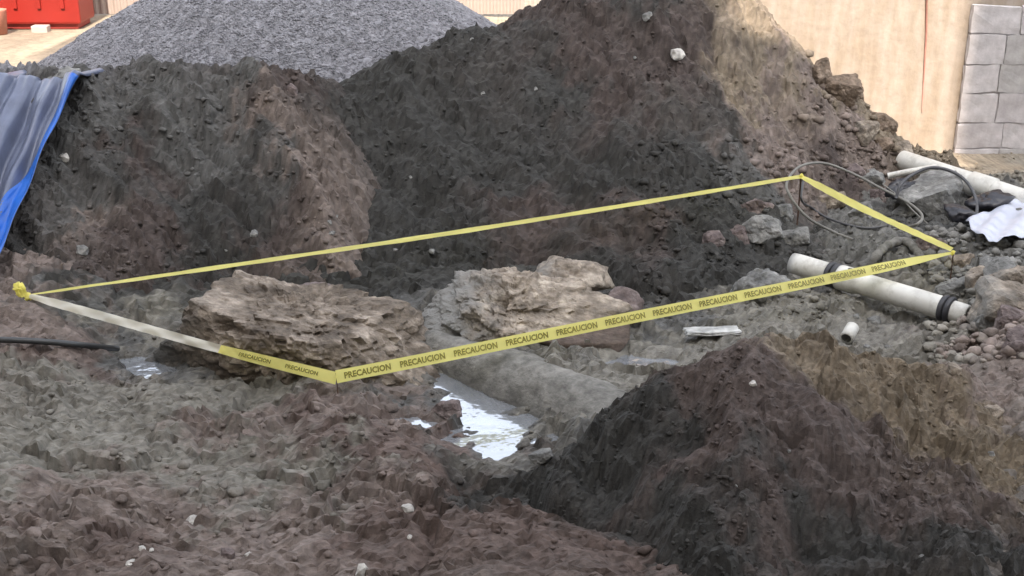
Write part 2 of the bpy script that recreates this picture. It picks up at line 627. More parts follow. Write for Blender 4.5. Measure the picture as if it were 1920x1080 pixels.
# tall dark heap in the middle
m_pts = [tuple(Py(*p)) for p in [
    (600, 195, 10.7), (650, 160, 11.0), (700, 115, 11.4), (780, 88, 11.7), (860, 62, 11.9), (930, 42, 12), (1000, 12, 12), (1060, -12, 12), (1150, -40, 12), (1300, -40, 12), (1400, -12, 12),
    (1450, 33, 12), (1500, 92, 11.9), (1560, 160, 11.9), (1600, 195, 11.9), (1650, 238, 11.9), (1730, 282, 12), (1790, 305, 12),
    (1300, 230, 10.75), (1330, 100, 11.4), (1450, 250, 11.0), (1420, 150, 11.5), (1560, 290, 11.2), (900, 260, 10.6), (700, 300, 10.25), (1100, 260, 10.6),
    (630, 300, 10.2), (625, 420, 9.75),
    (640, 500, 9.3), (780, 520, 9.15), (950, 500, 9.3), (1100, 520, 9.15), (1200, 555, 8.9), (1320, 550, 8.95), (1390, 490, 9.5), (1480, 430, 9.95), (1560, 360, 10.8), (1650, 320, 11.4)]]
m_pts += [(-1.6, 8.6, -.5), (-.6, 8.5, -.7), (.4, 8.3, -.7), (1.4, 8.2, -.7), (2.3, 8.9, -.5), (3.2, 10, -.3), (4.2, 11.2, -.3), (5, 12.2, -.4),
          (0, 13.6, .45), (1.2, 14.2, .2), (2.4, 13.8, .0), (3.4, 13.0, .0), (4.3, 13.0, -.4), (-1.0, 12.9, .6), (-1.9, 11.4, .8)]
m_col = cpx([(700, 200, 11, DARK), (900, 100, 11.8, DARK), (1000, 40, 12, PURP), (1100, 120, 11.4, PURP), (1050, 200, 11, DARK), (850, 300, 10.4, DARK), (1000, 350, 10.2, DARK),
             (1130, 200, 11, PURP), (1250, 130, 11.3, PURP), (1200, 60, 11.8, DARK), (1150, 350, 10.2, DARK), (1200, 420, 9.7, PURP), (1000, 430, 9.8, PURP), (1300, 400, 9.8, DARK), (750, 420, 9.8, DARK), (700, 480, 9.4, DARK),
             (1300, 300, 10.4, DARK), (1330, 60, 11.6, PURP), (1400, 60, 11.8, TAN), (1390, 180, 11.4, TAN), (1440, 130, 11.7, ROSE), (1450, 260, 11, ROSE), (1480, 170, 11.7, TAN),  # right flank tones carry the wall's bounced light in their colour
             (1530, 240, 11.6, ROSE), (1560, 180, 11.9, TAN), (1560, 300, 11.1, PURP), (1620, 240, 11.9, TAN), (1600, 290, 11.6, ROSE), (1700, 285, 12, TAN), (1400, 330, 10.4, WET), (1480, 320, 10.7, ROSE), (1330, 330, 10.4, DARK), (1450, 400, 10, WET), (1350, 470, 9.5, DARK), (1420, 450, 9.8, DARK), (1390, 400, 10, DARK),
             (1100, 500, 9.2, DARK), (1320, 500, 9.2, DARK), (850, 500, 9.3, DARK), (1350, 240, 10.9, DARK), (1380, 250, 10.9, ROSE)])
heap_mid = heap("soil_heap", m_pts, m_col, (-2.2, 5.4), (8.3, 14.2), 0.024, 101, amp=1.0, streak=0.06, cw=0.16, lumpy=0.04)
tag(heap_mid, "tallest dark soil heap, rising behind the taped off boulders", "soil heap", "heaps of dug soil")

# cut bank on the left, under the gravel
l_pts = [tuple(Py(*p)) for p in [
    (-80, 165, 10.3), (40, 162, 10.35), (165, 156, 10.4), (300, 152, 10.5), (420, 150, 10.5), (480, 150, 10.5), (515, 132, 10.65), (560, 138, 10.65), (600, 182, 10.5),
    (480, 210, 10.15), (540, 270, 9.85), (590, 340, 9.6), (615, 420, 9.35), (620, 470, 9.2),
    (400, 260, 10.05), (350, 350, 9.65), (250, 300, 9.85), (150, 300, 9.8), (420, 400, 9.45), (520, 400, 9.5), (100, 420, 9.2), (250, 450, 9.15),
    (60, 535, 8.6), (200, 530, 8.75), (350, 522, 8.95), (500, 505, 9.15)]]
l_pts += [(-3.2, 7.9, -.4), (-2.4, 8.1, -.5), (-1.6, 8.4, -.5), (-1.0, 8.7, -.4), (-.9, 9.6, -.1), (-1.0, 10.3, .5), (-1.3, 11.0, .95),
          (-4.8, 11.3, 1.15), (-3.3, 11.3, 1.15), (-2, 11.3, 1.1), (-4.8, 12.6, .6), (-2, 12.6, .6), (-5.4, 10.2, 1.15), (-5.2, 9.0, .5), (-4.6, 8.2, .2), (-6.6, 10, .3), (-6.7, 11.5, .6), (-6.6, 9, .1)]
l_col = cpx([(250, 220, 10.1, DARK), (200, 350, 9.6, DARK), (350, 400, 9.5, DARK), (450, 350, 9.6, DARK), (300, 170, 10.4, WET), (450, 180, 10.4, WET), (180, 270, 10, WET), (250, 290, 9.9, PURP),
             (500, 200, 10.2, SPUR), (540, 260, 9.9, SPUR), (590, 340, 9.6, SPUR), (570, 400, 9.5, PURP), (600, 440, 9.3, SPUR), (520, 330, 9.7, WET), (430, 260, 10, WET), (480, 290, 9.9, DARK), (520, 160, 10.6, PURP), (560, 150, 10.6, PURP), (590, 170, 10.6, DARK),
             (170, 420, 9.2, SPUR), (140, 400, 9.3, WET), (240, 430, 9.2, PURP), (80, 480, 8.9, DARK), (100, 520, 8.7, PURP), (300, 500, 9.0, PURP), (500, 480, 9.2, PURP), (400, 470, 9.2, DARK), (350, 250, 10, WET)])
l_col += [(-4, 11.5, GREYG), (-2.5, 11.5, GREYG), (-4.6, 9.5, DARK)]
bank = heap("soil_bank", l_pts, l_col, (-6.9, -.85), (7.9, 12.4), 0.022, 202, amp=1.05, streak=0.11, cw=0.15)
tag(bank, "dark cut soil bank between the blue tarp and the tallest heap", "soil bank", "heaps of dug soil")

# heap in front, on the right
f_pts = [tuple(Py(*p)) for p in [
    (1365, 640, 6.4), (1400, 634, 6.42), (1435, 630, 6.46), (1335, 655, 6.4), (1410, 640, 6.28), (1300, 672, 6.38), (1210, 715, 6.3), (1160, 755, 6.3), (1110, 810, 6.3), (1040, 860, 6.32), (970, 890, 6.3),
    (1470, 650, 6.45), (1490, 690, 6.2), (1560, 785, 6.0), (1650, 862, 5.88), (1750, 912, 5.8), (1900, 955, 5.75),
    (1500, 656, 6.6), (1600, 678, 6.7), (1700, 692, 6.8), (1800, 715, 6.85), (1920, 765, 6.8),
    (1620, 740, 6.4), (1720, 800, 6.25), (1850, 860, 6.15),
    (1350, 850, 5.72), (1300, 960, 5.5), (1300, 1060, 5.3), (1500, 1000, 5.4), (1200, 850, 5.95), (1130, 950, 5.8), (1070, 950, 5.85), (1450, 775, 5.88), (1380, 715, 6.0), (1270, 780, 6.05)]]
f_pts += [tuple(Pz(*p)) for p in [(1500, 1075, .02), (1700, 1075, .07), (1900, 1075, .1)]]
f_pts += [(.9, 7.0, -.4), (1.3, 7.3, -.3), (2, 7.6, -.2), (2.8, 7.8, -.1), (3.3, 7.6, .0), (-.1, 6.6, -.5), (-.1, 6.0, -.5), (.2, 5.7, -.4), (.5, 5.3, -.3), (3.4, 6.6, .15), (3.4, 5.5, .05), (4.4, 6.6, -.1), (4.4, 5.5, -.2), (4.4, 7.4, -.1), (1, 4.8, -.2), (2.5, 4.8, 0)]
SAND = (0.12, 0.095, 0.067)
PURP = (0.066, 0.051, 0.046)
f_col = cpx([(1300, 700, 6.3, PURP), (1200, 800, 6.1, DARK), (1150, 900, 5.9, DARK), (1100, 870, 6.2, DARK), (1350, 800, 5.9, PURP), (1400, 700, 6.2, PURP), (1450, 760, 6.0, PURP), (1300, 850, 5.75, PURP), (1400, 900, 5.65, DARK),
             (1300, 1000, 5.4, DARK), (1450, 950, 5.5, PURP), (1550, 900, 5.7, PURP), (1550, 980, 5.5, DARK), (1650, 950, 5.6, PURP), (1800, 980, 5.65, PURP), (1800, 1060, 5.3, DARK), (1600, 1050, 5.3, DARK),
             (1500, 740, 6.1, PURP), (1580, 800, 6.0, PURP), (1420, 640, 6.45, TAN), (1400, 622, 6.5, TAN), (1500, 680, 6.45, SAND), (1600, 700, 6.6, SAND), (1700, 720, 6.6, SAND), (1650, 780, 6.25, SAND), (1780, 760, 6.5, SAND), (1850, 830, 6.25, SAND), (1760, 850, 6.1, SAND), (1850, 740, 6.85, ROSE), (1900, 900, 5.95, SAND), (1650, 820, 6.05, PURP), (1350, 650, 6.4, PURP)])
heap_front = heap("soil_heap", f_pts, f_col, (-.3, 4.5), (4.9, 7.7), 0.015, 303, amp=0.95, streak=0.035, cw=0.14, c=0.12, lumpy=0.10, cap=0.74)
tag(heap_front, "low dark soil heap with sandy brown flank, in front of the tape and white pipe", "soil heap", "heaps of dug soil")


def cone(x, y):
    dx, dy = x + 2.3, y - 13.6
    r = np.sqrt(dx * dx + dy * dy * 1.0 + 0.05)
    return 2.44 - 0.58 * r


gravel = heap("gravel_pile", None, [(-2, 13, GREYG), (-3, 12, GREYG)], (-6.2, 1.2), (10.6, 16.8), 0.03, 404, amp=0.28, mat=M_GRAVEL, fn=cone)
tag(gravel, "blue grey crushed gravel pile behind the cut soil bank", "gravel pile")


def top_z(x, y):
    x, y = np.atleast_1d(np.asarray(x, float)), np.atleast_1d(np.asarray(y, float))
    return np.max([f(x, y) for f in FIELDS], axis=0)


HX, HYY, HS = -8.0, 4.4, 0.025
_hx = np.arange(HX, 7.5, HS)
_hy = np.arange(HYY, 17.0, HS)
_gx, _gy = np.meshgrid(_hx, _hy, indexing='ij')
_stack = np.array([f(_gx.ravel(), _gy.ravel()) for f in FIELDS])
HMAP = _stack.max(0).reshape(_gx.shape)
WMAP = _stack.argmax(0).reshape(_gx.shape)


def map_z(x, y):
    a = np.clip((x - HX) / HS, 0, len(_hx) - 1.001)
    b = np.clip((y - HYY) / HS, 0, len(_hy) - 1.001)
    i, j = a.astype(int), b.astype(int)
    a, b = a - i, b - j
    return (HMAP[i, j] * (1 - a) * (1 - b) + HMAP[i + 1, j] * a * (1 - b) + HMAP[i, j + 1] * (1 - a) * b + HMAP[i + 1, j + 1] * a * b)


def map_field(x, y):
    i = np.clip(np.round((x - HX) / HS).astype(int), 0, len(_hx) - 1)
    j = np.clip(np.round((y - HYY) / HS).astype(int), 0, len(_hy) - 1)
    return WMAP[i, j]


def hits(uv, n=700):
    """first points of the modelled earth on many lines of sight"""
    rs = np.array([ray(u, v) for (u, v) in uv])
    yy = np.linspace(4.6, 16, n)
    t = yy[None, :] / rs[:, 1:2]
    P = np.array([0, 0, CAM_H])[None, None] + t[:, :, None] * rs[:, None, :]
    d = P[:, :, 2] - map_z(P[:, :, 0], P[:, :, 1])
    i = np.argmax(d < 0, axis=1)
    i[~(d < 0).any(1)] = n - 1
    k = np.arange(len(uv))
    j = np.maximum(i - 1, 0)
    da, db = np.maximum(d[k, j], 0), np.maximum(-d[k, i], 0)
    w = (da / (da + db + 1e-9))[:, None]
    return P[k, j] * (1 - w) + P[k, i] * w


def hit(u, v):
    return hits([(u, v)])[0]


# ------------------------------------------------------------------ water
def water_mat():
    m, n, b = new_mat("muddy_water")
    b.inputs["Base Color"].default_value = (0.44, 0.46, 0.49, 1)
    b.inputs["Metallic"].default_value = 0.7
    b.inputs["Roughness"].default_value = 0.1
    b.inputs["IOR"].default_value = 1.5
    geo = N(n, "ShaderNodeNewGeometry")
    _, f = noise_ramp(n, 9.0, 0, 1, detail=2, vec=geo.outputs["Position"])
    bp = N(n, "ShaderNodeBump")
    bp.inputs["Strength"].default_value = 0.22
    bp.inputs["Distance"].default_value = 0.02
    n.links.new(f, bp.inputs["Height"])
    n.links.new(bp.outputs[0], b.inputs["Normal"])
    return m


M_WATER = water_mat()


for (wz, path, sd) in POOLS:
    pp = np.array([p for p, _ in path])
    ax = np.arange(pp[:, 0].min() - .5, pp[:, 0].max() + .5, .02)
    ay = np.arange(pp[:, 1].min() - .5, pp[:, 1].max() + .5, .02)
    X, Y = np.meshgrid(ax, ay, indexing='ij')
    F = grid_faces(len(ax), len(ay))
    F = F[(pool_q(X.ravel(), Y.ravel(), path, sd) < 1.35)[F].all(1)]
    used = np.unique(F)
    re = np.full(X.size, -1)
    re[used] = np.arange(len(used))
    V = np.stack([X.ravel(), Y.ravel(), np.full(X.size, wz)], 1)[used]
    tag(mesh_np("puddle", V, re[F], M_WATER), kind="structure")

# ------------------------------------------------------------------ boulders
_ico = {}


def ico(sub):
    if sub not in _ico:
        bm = bmesh.new()
        bmesh.ops.create_icosphere(bm, subdivisions=sub, radius=1.0)
        bm.verts.ensure_lookup_table()
        V = np.array([v.co[:] for v in bm.verts])
        Fc = np.array([[v.index for v in f.verts] for f in bm.faces])
        bm.free()
        _ico[sub] = (V, Fc)
    return _ico[sub]


def rock_shape(planes, sub=5, soft=60.0, amp=0.05, scale=0.25, seed=0, strata=0.0, rot=None, chips=44, chip=(0.92, 1.06)):
    D, Fc = ico(sub)
    rg = random.Random(seed)

    def radius(D, pl):
        inv = np.full(len(D), 1e-9)
        for (n, o) in pl:
            n = np.array(n, float)
            n /= np.linalg.norm(n)
            inv = inv + (np.maximum(D @ n, 0) / o) ** soft
        return inv ** (-1.0 / soft)
    pl = list(planes)
    if chips:
        cd = np.array([[rg.gauss(0, 1) for _ in range(3)] for _ in range(chips)])
        cd /= np.linalg.norm(cd, axis=1)[:, None]
        cr = radius(cd, planes)
        pl += [(d, r * rg.uniform(*chip)) for d, r in zip(cd, cr)]
    V = D * radius(D, pl)[:, None]
    rid = np.abs(fbm3(V, scale * 0.8, 4, seed + 3, 0.55))
    dsp = amp * (0.45 * fbm3(V, scale * 1.4, 4, seed, 0.5) + 0.35 * (0.35 - rid))
    cell = np.floor(V / (scale * 1.1) + 0.35 * np.stack([fbm3(V, scale, 2, seed + 21 + q) for q in range(3)], 1)).astype(np.int64)
    hv = [_hash(cell[:, 0], cell[:, 1], cell[:, 2], seed + 90 + q) / 4294967296.0 - .5 for q in range(4)]
    loc = V / (scale * 1.1) - cell - .5
    dsp = dsp + amp * (0.9 * (hv[0] * loc[:, 0] + hv[1] * loc[:, 1] + hv[2] * loc[:, 2]) + 0.55 * hv[3])
    s2 = scale * .38
    c2 = np.floor(V / s2 + 0.4 * np.stack([fbm3(V, s2, 2, seed + 41 + q) for q in range(3)], 1)).astype(np.int64)
    h2 = [_hash(c2[:, 0], c2[:, 1], c2[:, 2], seed + 190 + q) / 4294967296.0 - .5 for q in range(4)]
    l2 = V / s2 - c2 - .5
    dsp = dsp + amp * .5 * (0.9 * (h2[0] * l2[:, 0] + h2[1] * l2[:, 1] + h2[2] * l2[:, 2]) + 0.5 * h2[3])
    crack = np.clip(1 - np.abs(fbm3(V * [1, 1, 1.8], scale * 1.5, 3, seed + 13, 0.5)) * 7, 0, 1)
    dsp = dsp - amp * 0.45 * crack
    if strata:
        q = V @ np.array([0.15, -0.1, 1.0])
        w = np.sin(q * 52 + 3.0 * fbm3(V, 0.3, 3, seed + 5))
        dsp = dsp + strata * np.clip(w * 3, -1, 1) * 0.5
    V = V + D * dsp[:, None]
    if rot is not None:
        V = V @ np.array(rot).T
    return V, Fc


def rot3(rx, ry, rz):
    return np.array((Matrix.Rotation(rz, 3, 'Z') @ Matrix.Rotation(ry, 3, 'Y') @ Matrix.Rotation(rx, 3, 'X')))


def rand_planes(size, rng, n=11):
    P = []
    for _ in range(n):
        d = np.array([rng.gauss(0, 1) for _ in range(3)])
        d /= np.linalg.norm(d)
        sup = math.sqrt(sum((size[i] * d[i]) ** 2 for i in range(3)))
        P.append((d, sup * rng.uniform(0.62, 0.95)))
    for i in range(3):
        for s in (-1, 1):
            d = np.zeros(3)
            d[i] = s
            P.append((d, size[i]))
    return P


M_ROCK_A = rock_mat("muddy_tan_stone", (0.07, 0.057, 0.046), (0.165, 0.135, 0.108), (0.38, 0.325, 0.27), scale=4.0)
def end_tone(m, col, x_edge, x_soft=0.12, nx=-1.0):
    """second tone over one end of a stone, ragged edge (object space)"""
    n = m.node_tree
    b = n.nodes["Principled BSDF"]
    src = b.inputs["Base Color"].links[0].from_socket
    tc = N(n, "ShaderNodeTexCoord")
    sp = N(n, "ShaderNodeSeparateXYZ")
    n.links.new(tc.outputs["Object"], sp.inputs[0])
    _, f = noise_ramp(n, 5.0, 0, 1, detail=6, vec=tc.outputs["Object"])
    md = N(n, "ShaderNodeMath", operation='MULTIPLY_ADD')
    md.inputs[1].default_value = 0.7
    n.links.new(f, md.inputs[0])
    n.links.new(sp.outputs["X"], md.inputs[2])
    mr = N(n, "ShaderNodeMapRange")
    mr.inputs["From Min"].default_value = x_edge + .35 - x_soft
    mr.inputs["From Max"].default_value = x_edge + .35 + x_soft
    mr.inputs["To Min"].default_value = 1.0
    mr.inputs["To Max"].default_value = 0.0
    n.links.new(md.outputs[0], mr.inputs["Value"])
    mx = N(n, "ShaderNodeMix", data_type='RGBA')
    n.links.new(mr.outputs[0], mx.inputs[0])
    n.links.new(src, mx.inputs[6])
    mx.inputs[7].default_value = (*col, 1)
    n.links.new(mx.outputs[2], b.inputs["Base Color"])


end_tone(M_ROCK_A, (0.07, 0.066, 0.06), -.62)  # darker grey tone towards the left end
M_ROCK_B = rock_mat("pale_tan_stone", (0.10, 0.085, 0.07), (0.24, 0.2, 0.16), (0.46, 0.4, 0.33), scale=4.4)
end_tone(M_ROCK_B, (0.20, 0.196, 0.185), -.2, .15)
M_ROCK_G = rock_mat("grey_stone", (0.10, 0.10, 0.098), (0.185, 0.183, 0.175), (0.33, 0.325, 0.31), scale=4.0)
M_ROCK_R = rock_mat("red_brown_stone", (0.08, 0.062, 0.06), (0.14, 0.11, 0.105), (0.28, 0.235, 0.22), scale=4.0)
M_ROCK_W = rock_mat("white_stone", (0.3, 0.28, 0.255), (0.42, 0.4, 0.37), (0.55, 0.53, 0.49), scale=6.0, bump=0.3)
M_ROCK_BR = rock_mat("sunny_brown_stone", (0.10, 0.075, 0.055), (0.18, 0.135, 0.10), (0.29, 0.23, 0.18), scale=5.0)


def rock(name, loc, planes, mat, label, group=None, cat="boulder", **kw):
    V, Fc = rock_shape(planes, **kw)
    o = mesh_np(name, V, Fc, mat, smooth=kw.get("sub", 5) < 6)
    o.location = tuple(map(float, loc))
    return tag(o, label, cat, group)


rng = random.Random(5)
# broad boulder, nearer the front corner of the tape
broad = rock("boulder", Py(560, 648, 7.92) + [0, 0, .07], [
    ((.15, -.10, 1), .27), ((-.95, -.35, .03), .78), ((-.35, -.95, .05), .50), ((.12, -1, .22), .58), ((.72, -.4, .66), .50), ((1, .1, .35), .70), ((0, 1, .1), .45),
    ((-.6, .7, .2), .92), ((0, 0, -1), .5), ((-.8, -.3, .9), 1.05), ((.35, -.75, .65), .66)],
    M_ROCK_A, "broad muddy tan boulder beside the front corner of the tape", "boulders inside the tape", sub=6, amp=0.075, scale=0.17, seed=11, chips=9, strata=.007)
broad.scale = (1.14, 1.0, 1.0)
rock("boulder", Py(592, 560, 8.25), rand_planes((.27, .16, .15), rng), M_ROCK_R,
     "small reddish brown boulder on the back edge of the broad boulder", "boulders inside the tape", sub=4, amp=0.02, scale=0.15, seed=21)
# pale sloping boulder behind the tape
rock("boulder", Py(950, 592, 8.3) + [0, 0, -.04], [
    ((.10, -.50, 1), .255), ((-.95, -.35, .3), .80), ((-.25, -1, .25), .56), ((.8, -.3, .65), .74), ((0, 1, .2), .42), ((-.6, .5, .5), .58), ((0, 0, -1), .3), ((-.6, -.9, .5), .64), ((1, .1, .1), .95)],
    M_ROCK_B, "pale sloping boulder with rough bedding lines behind the tape", "boulders inside the tape", sub=6, amp=0.065, scale=0.15, seed=33, strata=0.026, chips=26)
rock("boulder", Py(1058, 520, 8.66), [
    ((-.05, -.25, 1), .12), ((0, 0, -1), .12), ((.1, -1, .1), .26), ((-1, -.2, .1), .40), ((1, -.2, .2), .40), ((0, 1, .1), .25), ((.8, -.7, .2), .36), ((-.5, -.5, .6), .28)],
    M_ROCK_B, "flat tan slab of stone lying on top of the pale sloping boulder", "boulders inside the tape", sub=5, amp=0.035, scale=0.14, seed=44, strata=0.015)
rock("boulder", Py(1168, 572, 8.4), rand_planes((.17, .14, .13), rng), M_ROCK_R,
     "dark red brown stone at the end of the pale sloping boulder", "boulders inside the tape", sub=4, amp=0.015, scale=0.12, seed=55)
rock("boulder", Py(1420, 548, 8.9), rand_planes((.29, .2, .17), rng), M_ROCK_G,
     "grey mud covered boulder beside the broken end of the white drain pipe", "boulders inside the tape", sub=5, amp=0.04, scale=0.15, seed=66)

# ------------------------------------------------------------------ barrier tape
def tape_mat():
    m, n, b = new_mat("yellow_tape_film")
    tc = N(n, "ShaderNodeTexCoord")
    g, f = noise_ramp(n, 3.0, 0.88, 1.1, detail=3, vec=tc.outputs["Object"])
    vm = N(n, "ShaderNodeVectorMath", operation='SCALE')
    vm.inputs[0].default_value = (0.94, 0.87, 0.27)
    n.links.new(g, vm.inputs["Scale"])
    n.links.new(vm.outputs[0], b.inputs["Base Color"])
    b.inputs["Roughness"].default_value = 0.32
    tr = N(n, "ShaderNodeBsdfTranslucent")
    tr.inputs["Color"].default_value = (0.98, 0.92, 0.34, 1)
    mx = N(n, "ShaderNodeMixShader")
    mx.inputs[0].default_value = 0.6
    out = n.nodes["Material Output"]
    n.links.new(b.outputs[0], mx.inputs[1])
    n.links.new(tr.outputs[0], mx.inputs[2])
    n.links.new(mx.outputs[0], out.inputs["Surface"])
    return m


M_TAPE = tape_mat()
M_INK = plain_mat("tape_print", (0.2, 0.175, 0.022), 0.5, var=0.2)
M_REBAR = plain_mat("rusty_rebar", (0.09, 0.05, 0.035), 0.8, var=0.3, scale=30, bump=0.3)
TW = 0.08

T_FRONT = Py(630, 706, 7.08)
T_RIGHT = Py(1786, 474, 8.95)
T_FAR = Py(1502, 331, 10.05)
T_LEFT = Py(52, 553, 8.15)


def strand(a, b, sag, twist, wob, seed):
    """centre line and width vector of a taut tape"""
    a, b = np.array(a), np.array(b)
    T = (b - a) / np.linalg.norm(b - a)
    side = np.cross(T, [0, 0, 1.0])
    side /= np.linalg.norm(side)
    up = np.cross(side, T)

    def f(s):                     # s in 0..1 -> centre, width dir, normal
        s = np.asarray(s, float)
        c = a[None] + (b - a)[None] * s[:, None]
        c[:, 2] -= sag * 4 * s * (1 - s)
        c = c + side[None] * (wob * np.sin(s * 9 + seed))[:, None]
        th = np.interp(s, [t for t, _ in twist], [R(q) for _, q in twist]) + 0.05 * np.sin(s * 23 + seed)
        w = up[None] * np.cos(th)[:, None] + side[None] * np.sin(th)[:, None]
        nn = side[None] * np.cos(th)[:, None] - up[None] * np.sin(th)[:, None]
        return c, w, nn
    return f, float(np.linalg.norm(b - a))


tape = empty("barrier_tape", tuple(T_FRONT * [1, 1, 0]))
tag(tape, "yellow barrier tape printed PRECAUCION strung around the boulders", "barrier tape")
tape_o = np.array(tape.location)


def ribbon(name, f, width_fn, n=120, across=4, curl=0.004):
    s = np.linspace(0, 1, n)
    c, w, nn = f(s)
    V, Fc = [], []
    for j in range(across + 1):
        t = j / across - 0.5
        wd = width_fn(s)
        V.append(c + w * (t * wd)[:, None] + nn * (curl * (1 - 4 * t * t) * np.sin(s * 31) + 0.002 * np.sin(s * 77 + t * 9))[:, None])
    V = np.stack(V, 1).reshape(-1, 3) - tape_o
    for i in range(n - 1):
        for j in range(across):
            a = i * (across + 1) + j
            Fc.append((a, a + 1, a + across + 2, a + across + 1))
    return mesh_np(name, V, Fc, M_TAPE, tape)


def word_mesh(txt, size):
    cu = bpy.data.curves.new("print", 'FONT')
    cu.body = txt
    cu.size = size
    cu.align_x = 'CENTER'
    cu.align_y = 'CENTER'
    cu.resolution_u = 2
    cu.offset = 0.0018
    o = bpy.data.objects.new("print", cu)
    sc.collection.objects.link(o)
    dg = bpy.context.evaluated_depsgraph_get()
    dg.update()
    me = bpy.data.meshes.new_from_object(o.evaluated_get(dg))
    V = np.array([v.co[:2] for v in me.vertices])
    Fc = [tuple(p.vertices) for p in me.polygons]
    bpy.data.objects.remove(o)
    bpy.data.meshes.remove(me)
    V[:, 0] -= (V[:, 0].max() + V[:, 0].min()) / 2
    V[:, 1] -= (V[:, 1].max() + V[:, 1].min()) / 2
    return V, Fc


W_V, W_F = word_mesh("PRECAUCION", 0.052)
W_LEN = W_V[:, 0].max() - W_V[:, 0].min()


def print_on(f, L, s_mid, sign=1.0, stretch=1.0, squeeze=1.0):
    s = s_mid + sign * W_V[:, 0] * stretch / L
    c, w, nn = f(np.clip(s, 0, 1))
    mid = ray(960, 540)
    d = np.where((nn @ mid) < 0, 1.0, -1.0)
    V = c + w * (W_V[:, 1] * squeeze)[:, None] + nn * (d * 0.007)[:, None] - tape_o
    poly_obj("lettering", V, W_F, M_INK, tape, smooth=False)


f_near, L_near = strand(T_FRONT, T_RIGHT, 0.006, [(0, -18), (.5, -26), (.8, -40), (.93, -62), (1, -85)], 0.006, 1.0)
ribbon("tape_strand", f_near, lambda s: TW * np.interp(s, [0, .9, 1], [1, .95, .55]), curl=0.003)
period = L_near / 13.2
stretch = period * 0.83 / W_LEN
for k in range(12):
    print_on(f_near, L_near, (0.5 + k) * period / L_near + 0.004, 1.0, stretch)
f_left, L_left = strand(T_LEFT, T_FRONT + np.array([0.0, -.004, -.012]), 0.012, [(0, -60), (.3, -48), (.55, -44), (.8, -35), (1, -20)], 0.004, 2.0)
M_PALETAPE = M_TAPE.copy()
M_PALETAPE.name = "pale_tape_glare"
for nd in M_PALETAPE.node_tree.nodes:
    if nd.type == 'VECT_MATH':
        nd.inputs[0].default_value = (0.9, 0.87, 0.76)  # glare on the left strand put into a whiter colour
    if nd.type == 'BSDF_TRANSLUCENT':
        nd.inputs["Color"].default_value = (0.85, 0.8, 0.65, 1)
rv = ribbon("tape_strand", lambda s: f_left(s * .66), lambda s: TW * np.interp(s, [0, .15, 1], [.4, .8, .7]), curl=0.02)
rv.data.materials[0] = M_PALETAPE
tag(rv, "pale unprinted reverse of the tape, whitened for glare")
ribbon("tape_strand", lambda s: f_left(.65 + s * .35), lambda s: TW * np.interp(s, [0, .2, 1], [.68, .8, .95]), curl=0.003)
for s in (.76, .90):
    print_on(f_left, L_left, s, 1.0, stretch * 0.8, 0.62)
f_far, L_far = strand(T_LEFT, T_FAR, 0.02, [(0, -88), (.2, -74), (.5, -66), (1, -72)], 0.006, 3.0)
ribbon("tape_strand", f_far, lambda s: TW * np.interp(s, [0, .1, 1], [.4, .58, .6]), curl=0.008)
f_back, L_back = strand(T_FAR, T_RIGHT + np.array([0, .02, .02]), 0.015, [(0, -70), (.35, -40), (.6, -66), (1, -60)], 0.004, 4.0)
ribbon("tape_strand", f_back, lambda s: TW * np.interp(s, [0, .1, .9, 1], [.5, .75, .7, .5]), curl=0.01)
# bunched knots at the corners
def knot(loc, r, seed):
    V, Fc = rock_shape([((1, 0, 0), r), ((-1, 0, 0), r), ((0, 1, 0), r * .7), ((0, -1, 0), r * .7), ((0, 0, 1), r * 1.3), ((0, 0, -1), r * 1.3)], sub=4, amp=r * 0.5, scale=r * 0.9, seed=seed, soft=6)
    mesh_np("knot", V + np.array(loc) - tape_o, Fc, M_TAPE, tape)


knot(T_LEFT + [-.05, 0, .04], .05, 5)
knot(T_LEFT + [-.015, -.01, -.01], .042, 6)
knot(T_LEFT + [-.02, -.02, -.08], .035, 7)
knot(T_RIGHT, .02, 8)
knot(T_FAR, .018, 9)


def stake(base_uv, top, r=0.006):
    top = np.array(top)
    zb = float(top_z(top[0], top[1])[0]) - 0.15
    V, Fc = tube([(0, 0, 0), (0.004, 0, (top[2] - zb) * .5), (0, 0, top[2] - zb)], r, 8)
    o = poly_obj("stake", V, Fc, M_REBAR)
    o.location = (top[0], top[1], zb)
    return o


tag(stake(None, T_FRONT + [0, .012, .02], .004), "thin rusty stake holding the front corner of the tape", "stake", "stakes holding the tape")
tag(stake(None, T_LEFT + [-.03, .01, .05], .009), "thin rusty stake under the yellow knot below the blue tarp", "stake", "stakes holding the tape")
tag(stake(None, T_FAR + [0, .01, .02], .008), "thin rusty stake holding the far corner of the tape by the coiled hose", "stake", "stakes holding the tape")
tag(stake(None, T_RIGHT + [0.01, .012, .01], .005), "thin rusty stake holding the tape corner beside the white sheet", "stake", "stakes holding the tape")

# ------------------------------------------------------------------ white drain pipe with seals
def pvc_mat():
    """white plastic with smears of dried mud"""
    m = plain_mat("weathered_pvc", (0.55, 0.54, 0.50), 0.42, var=0.12, scale=6)
    n = m.node_tree
    b = n.nodes["Principled BSDF"]
    src = b.inputs["Base Color"].links[0].from_socket
    tc = N(n, "ShaderNodeTexCoord")
    f, _ = noise_ramp(n, 7.0, 0.0, 0.85, detail=9, p0=0.5, p1=0.72, rough=0.7, vec=tc.outputs["Object"])
    mx = N(n, "ShaderNodeMix", data_type='RGBA')
    n.links.new(f, mx.inputs[0])
    n.links.new(src, mx.inputs[6])
    mx.inputs[7].default_value = (0.27, 0.25, 0.215, 1)
    n.links.new(mx.outputs[2], b.inputs["Base Color"])
    return m


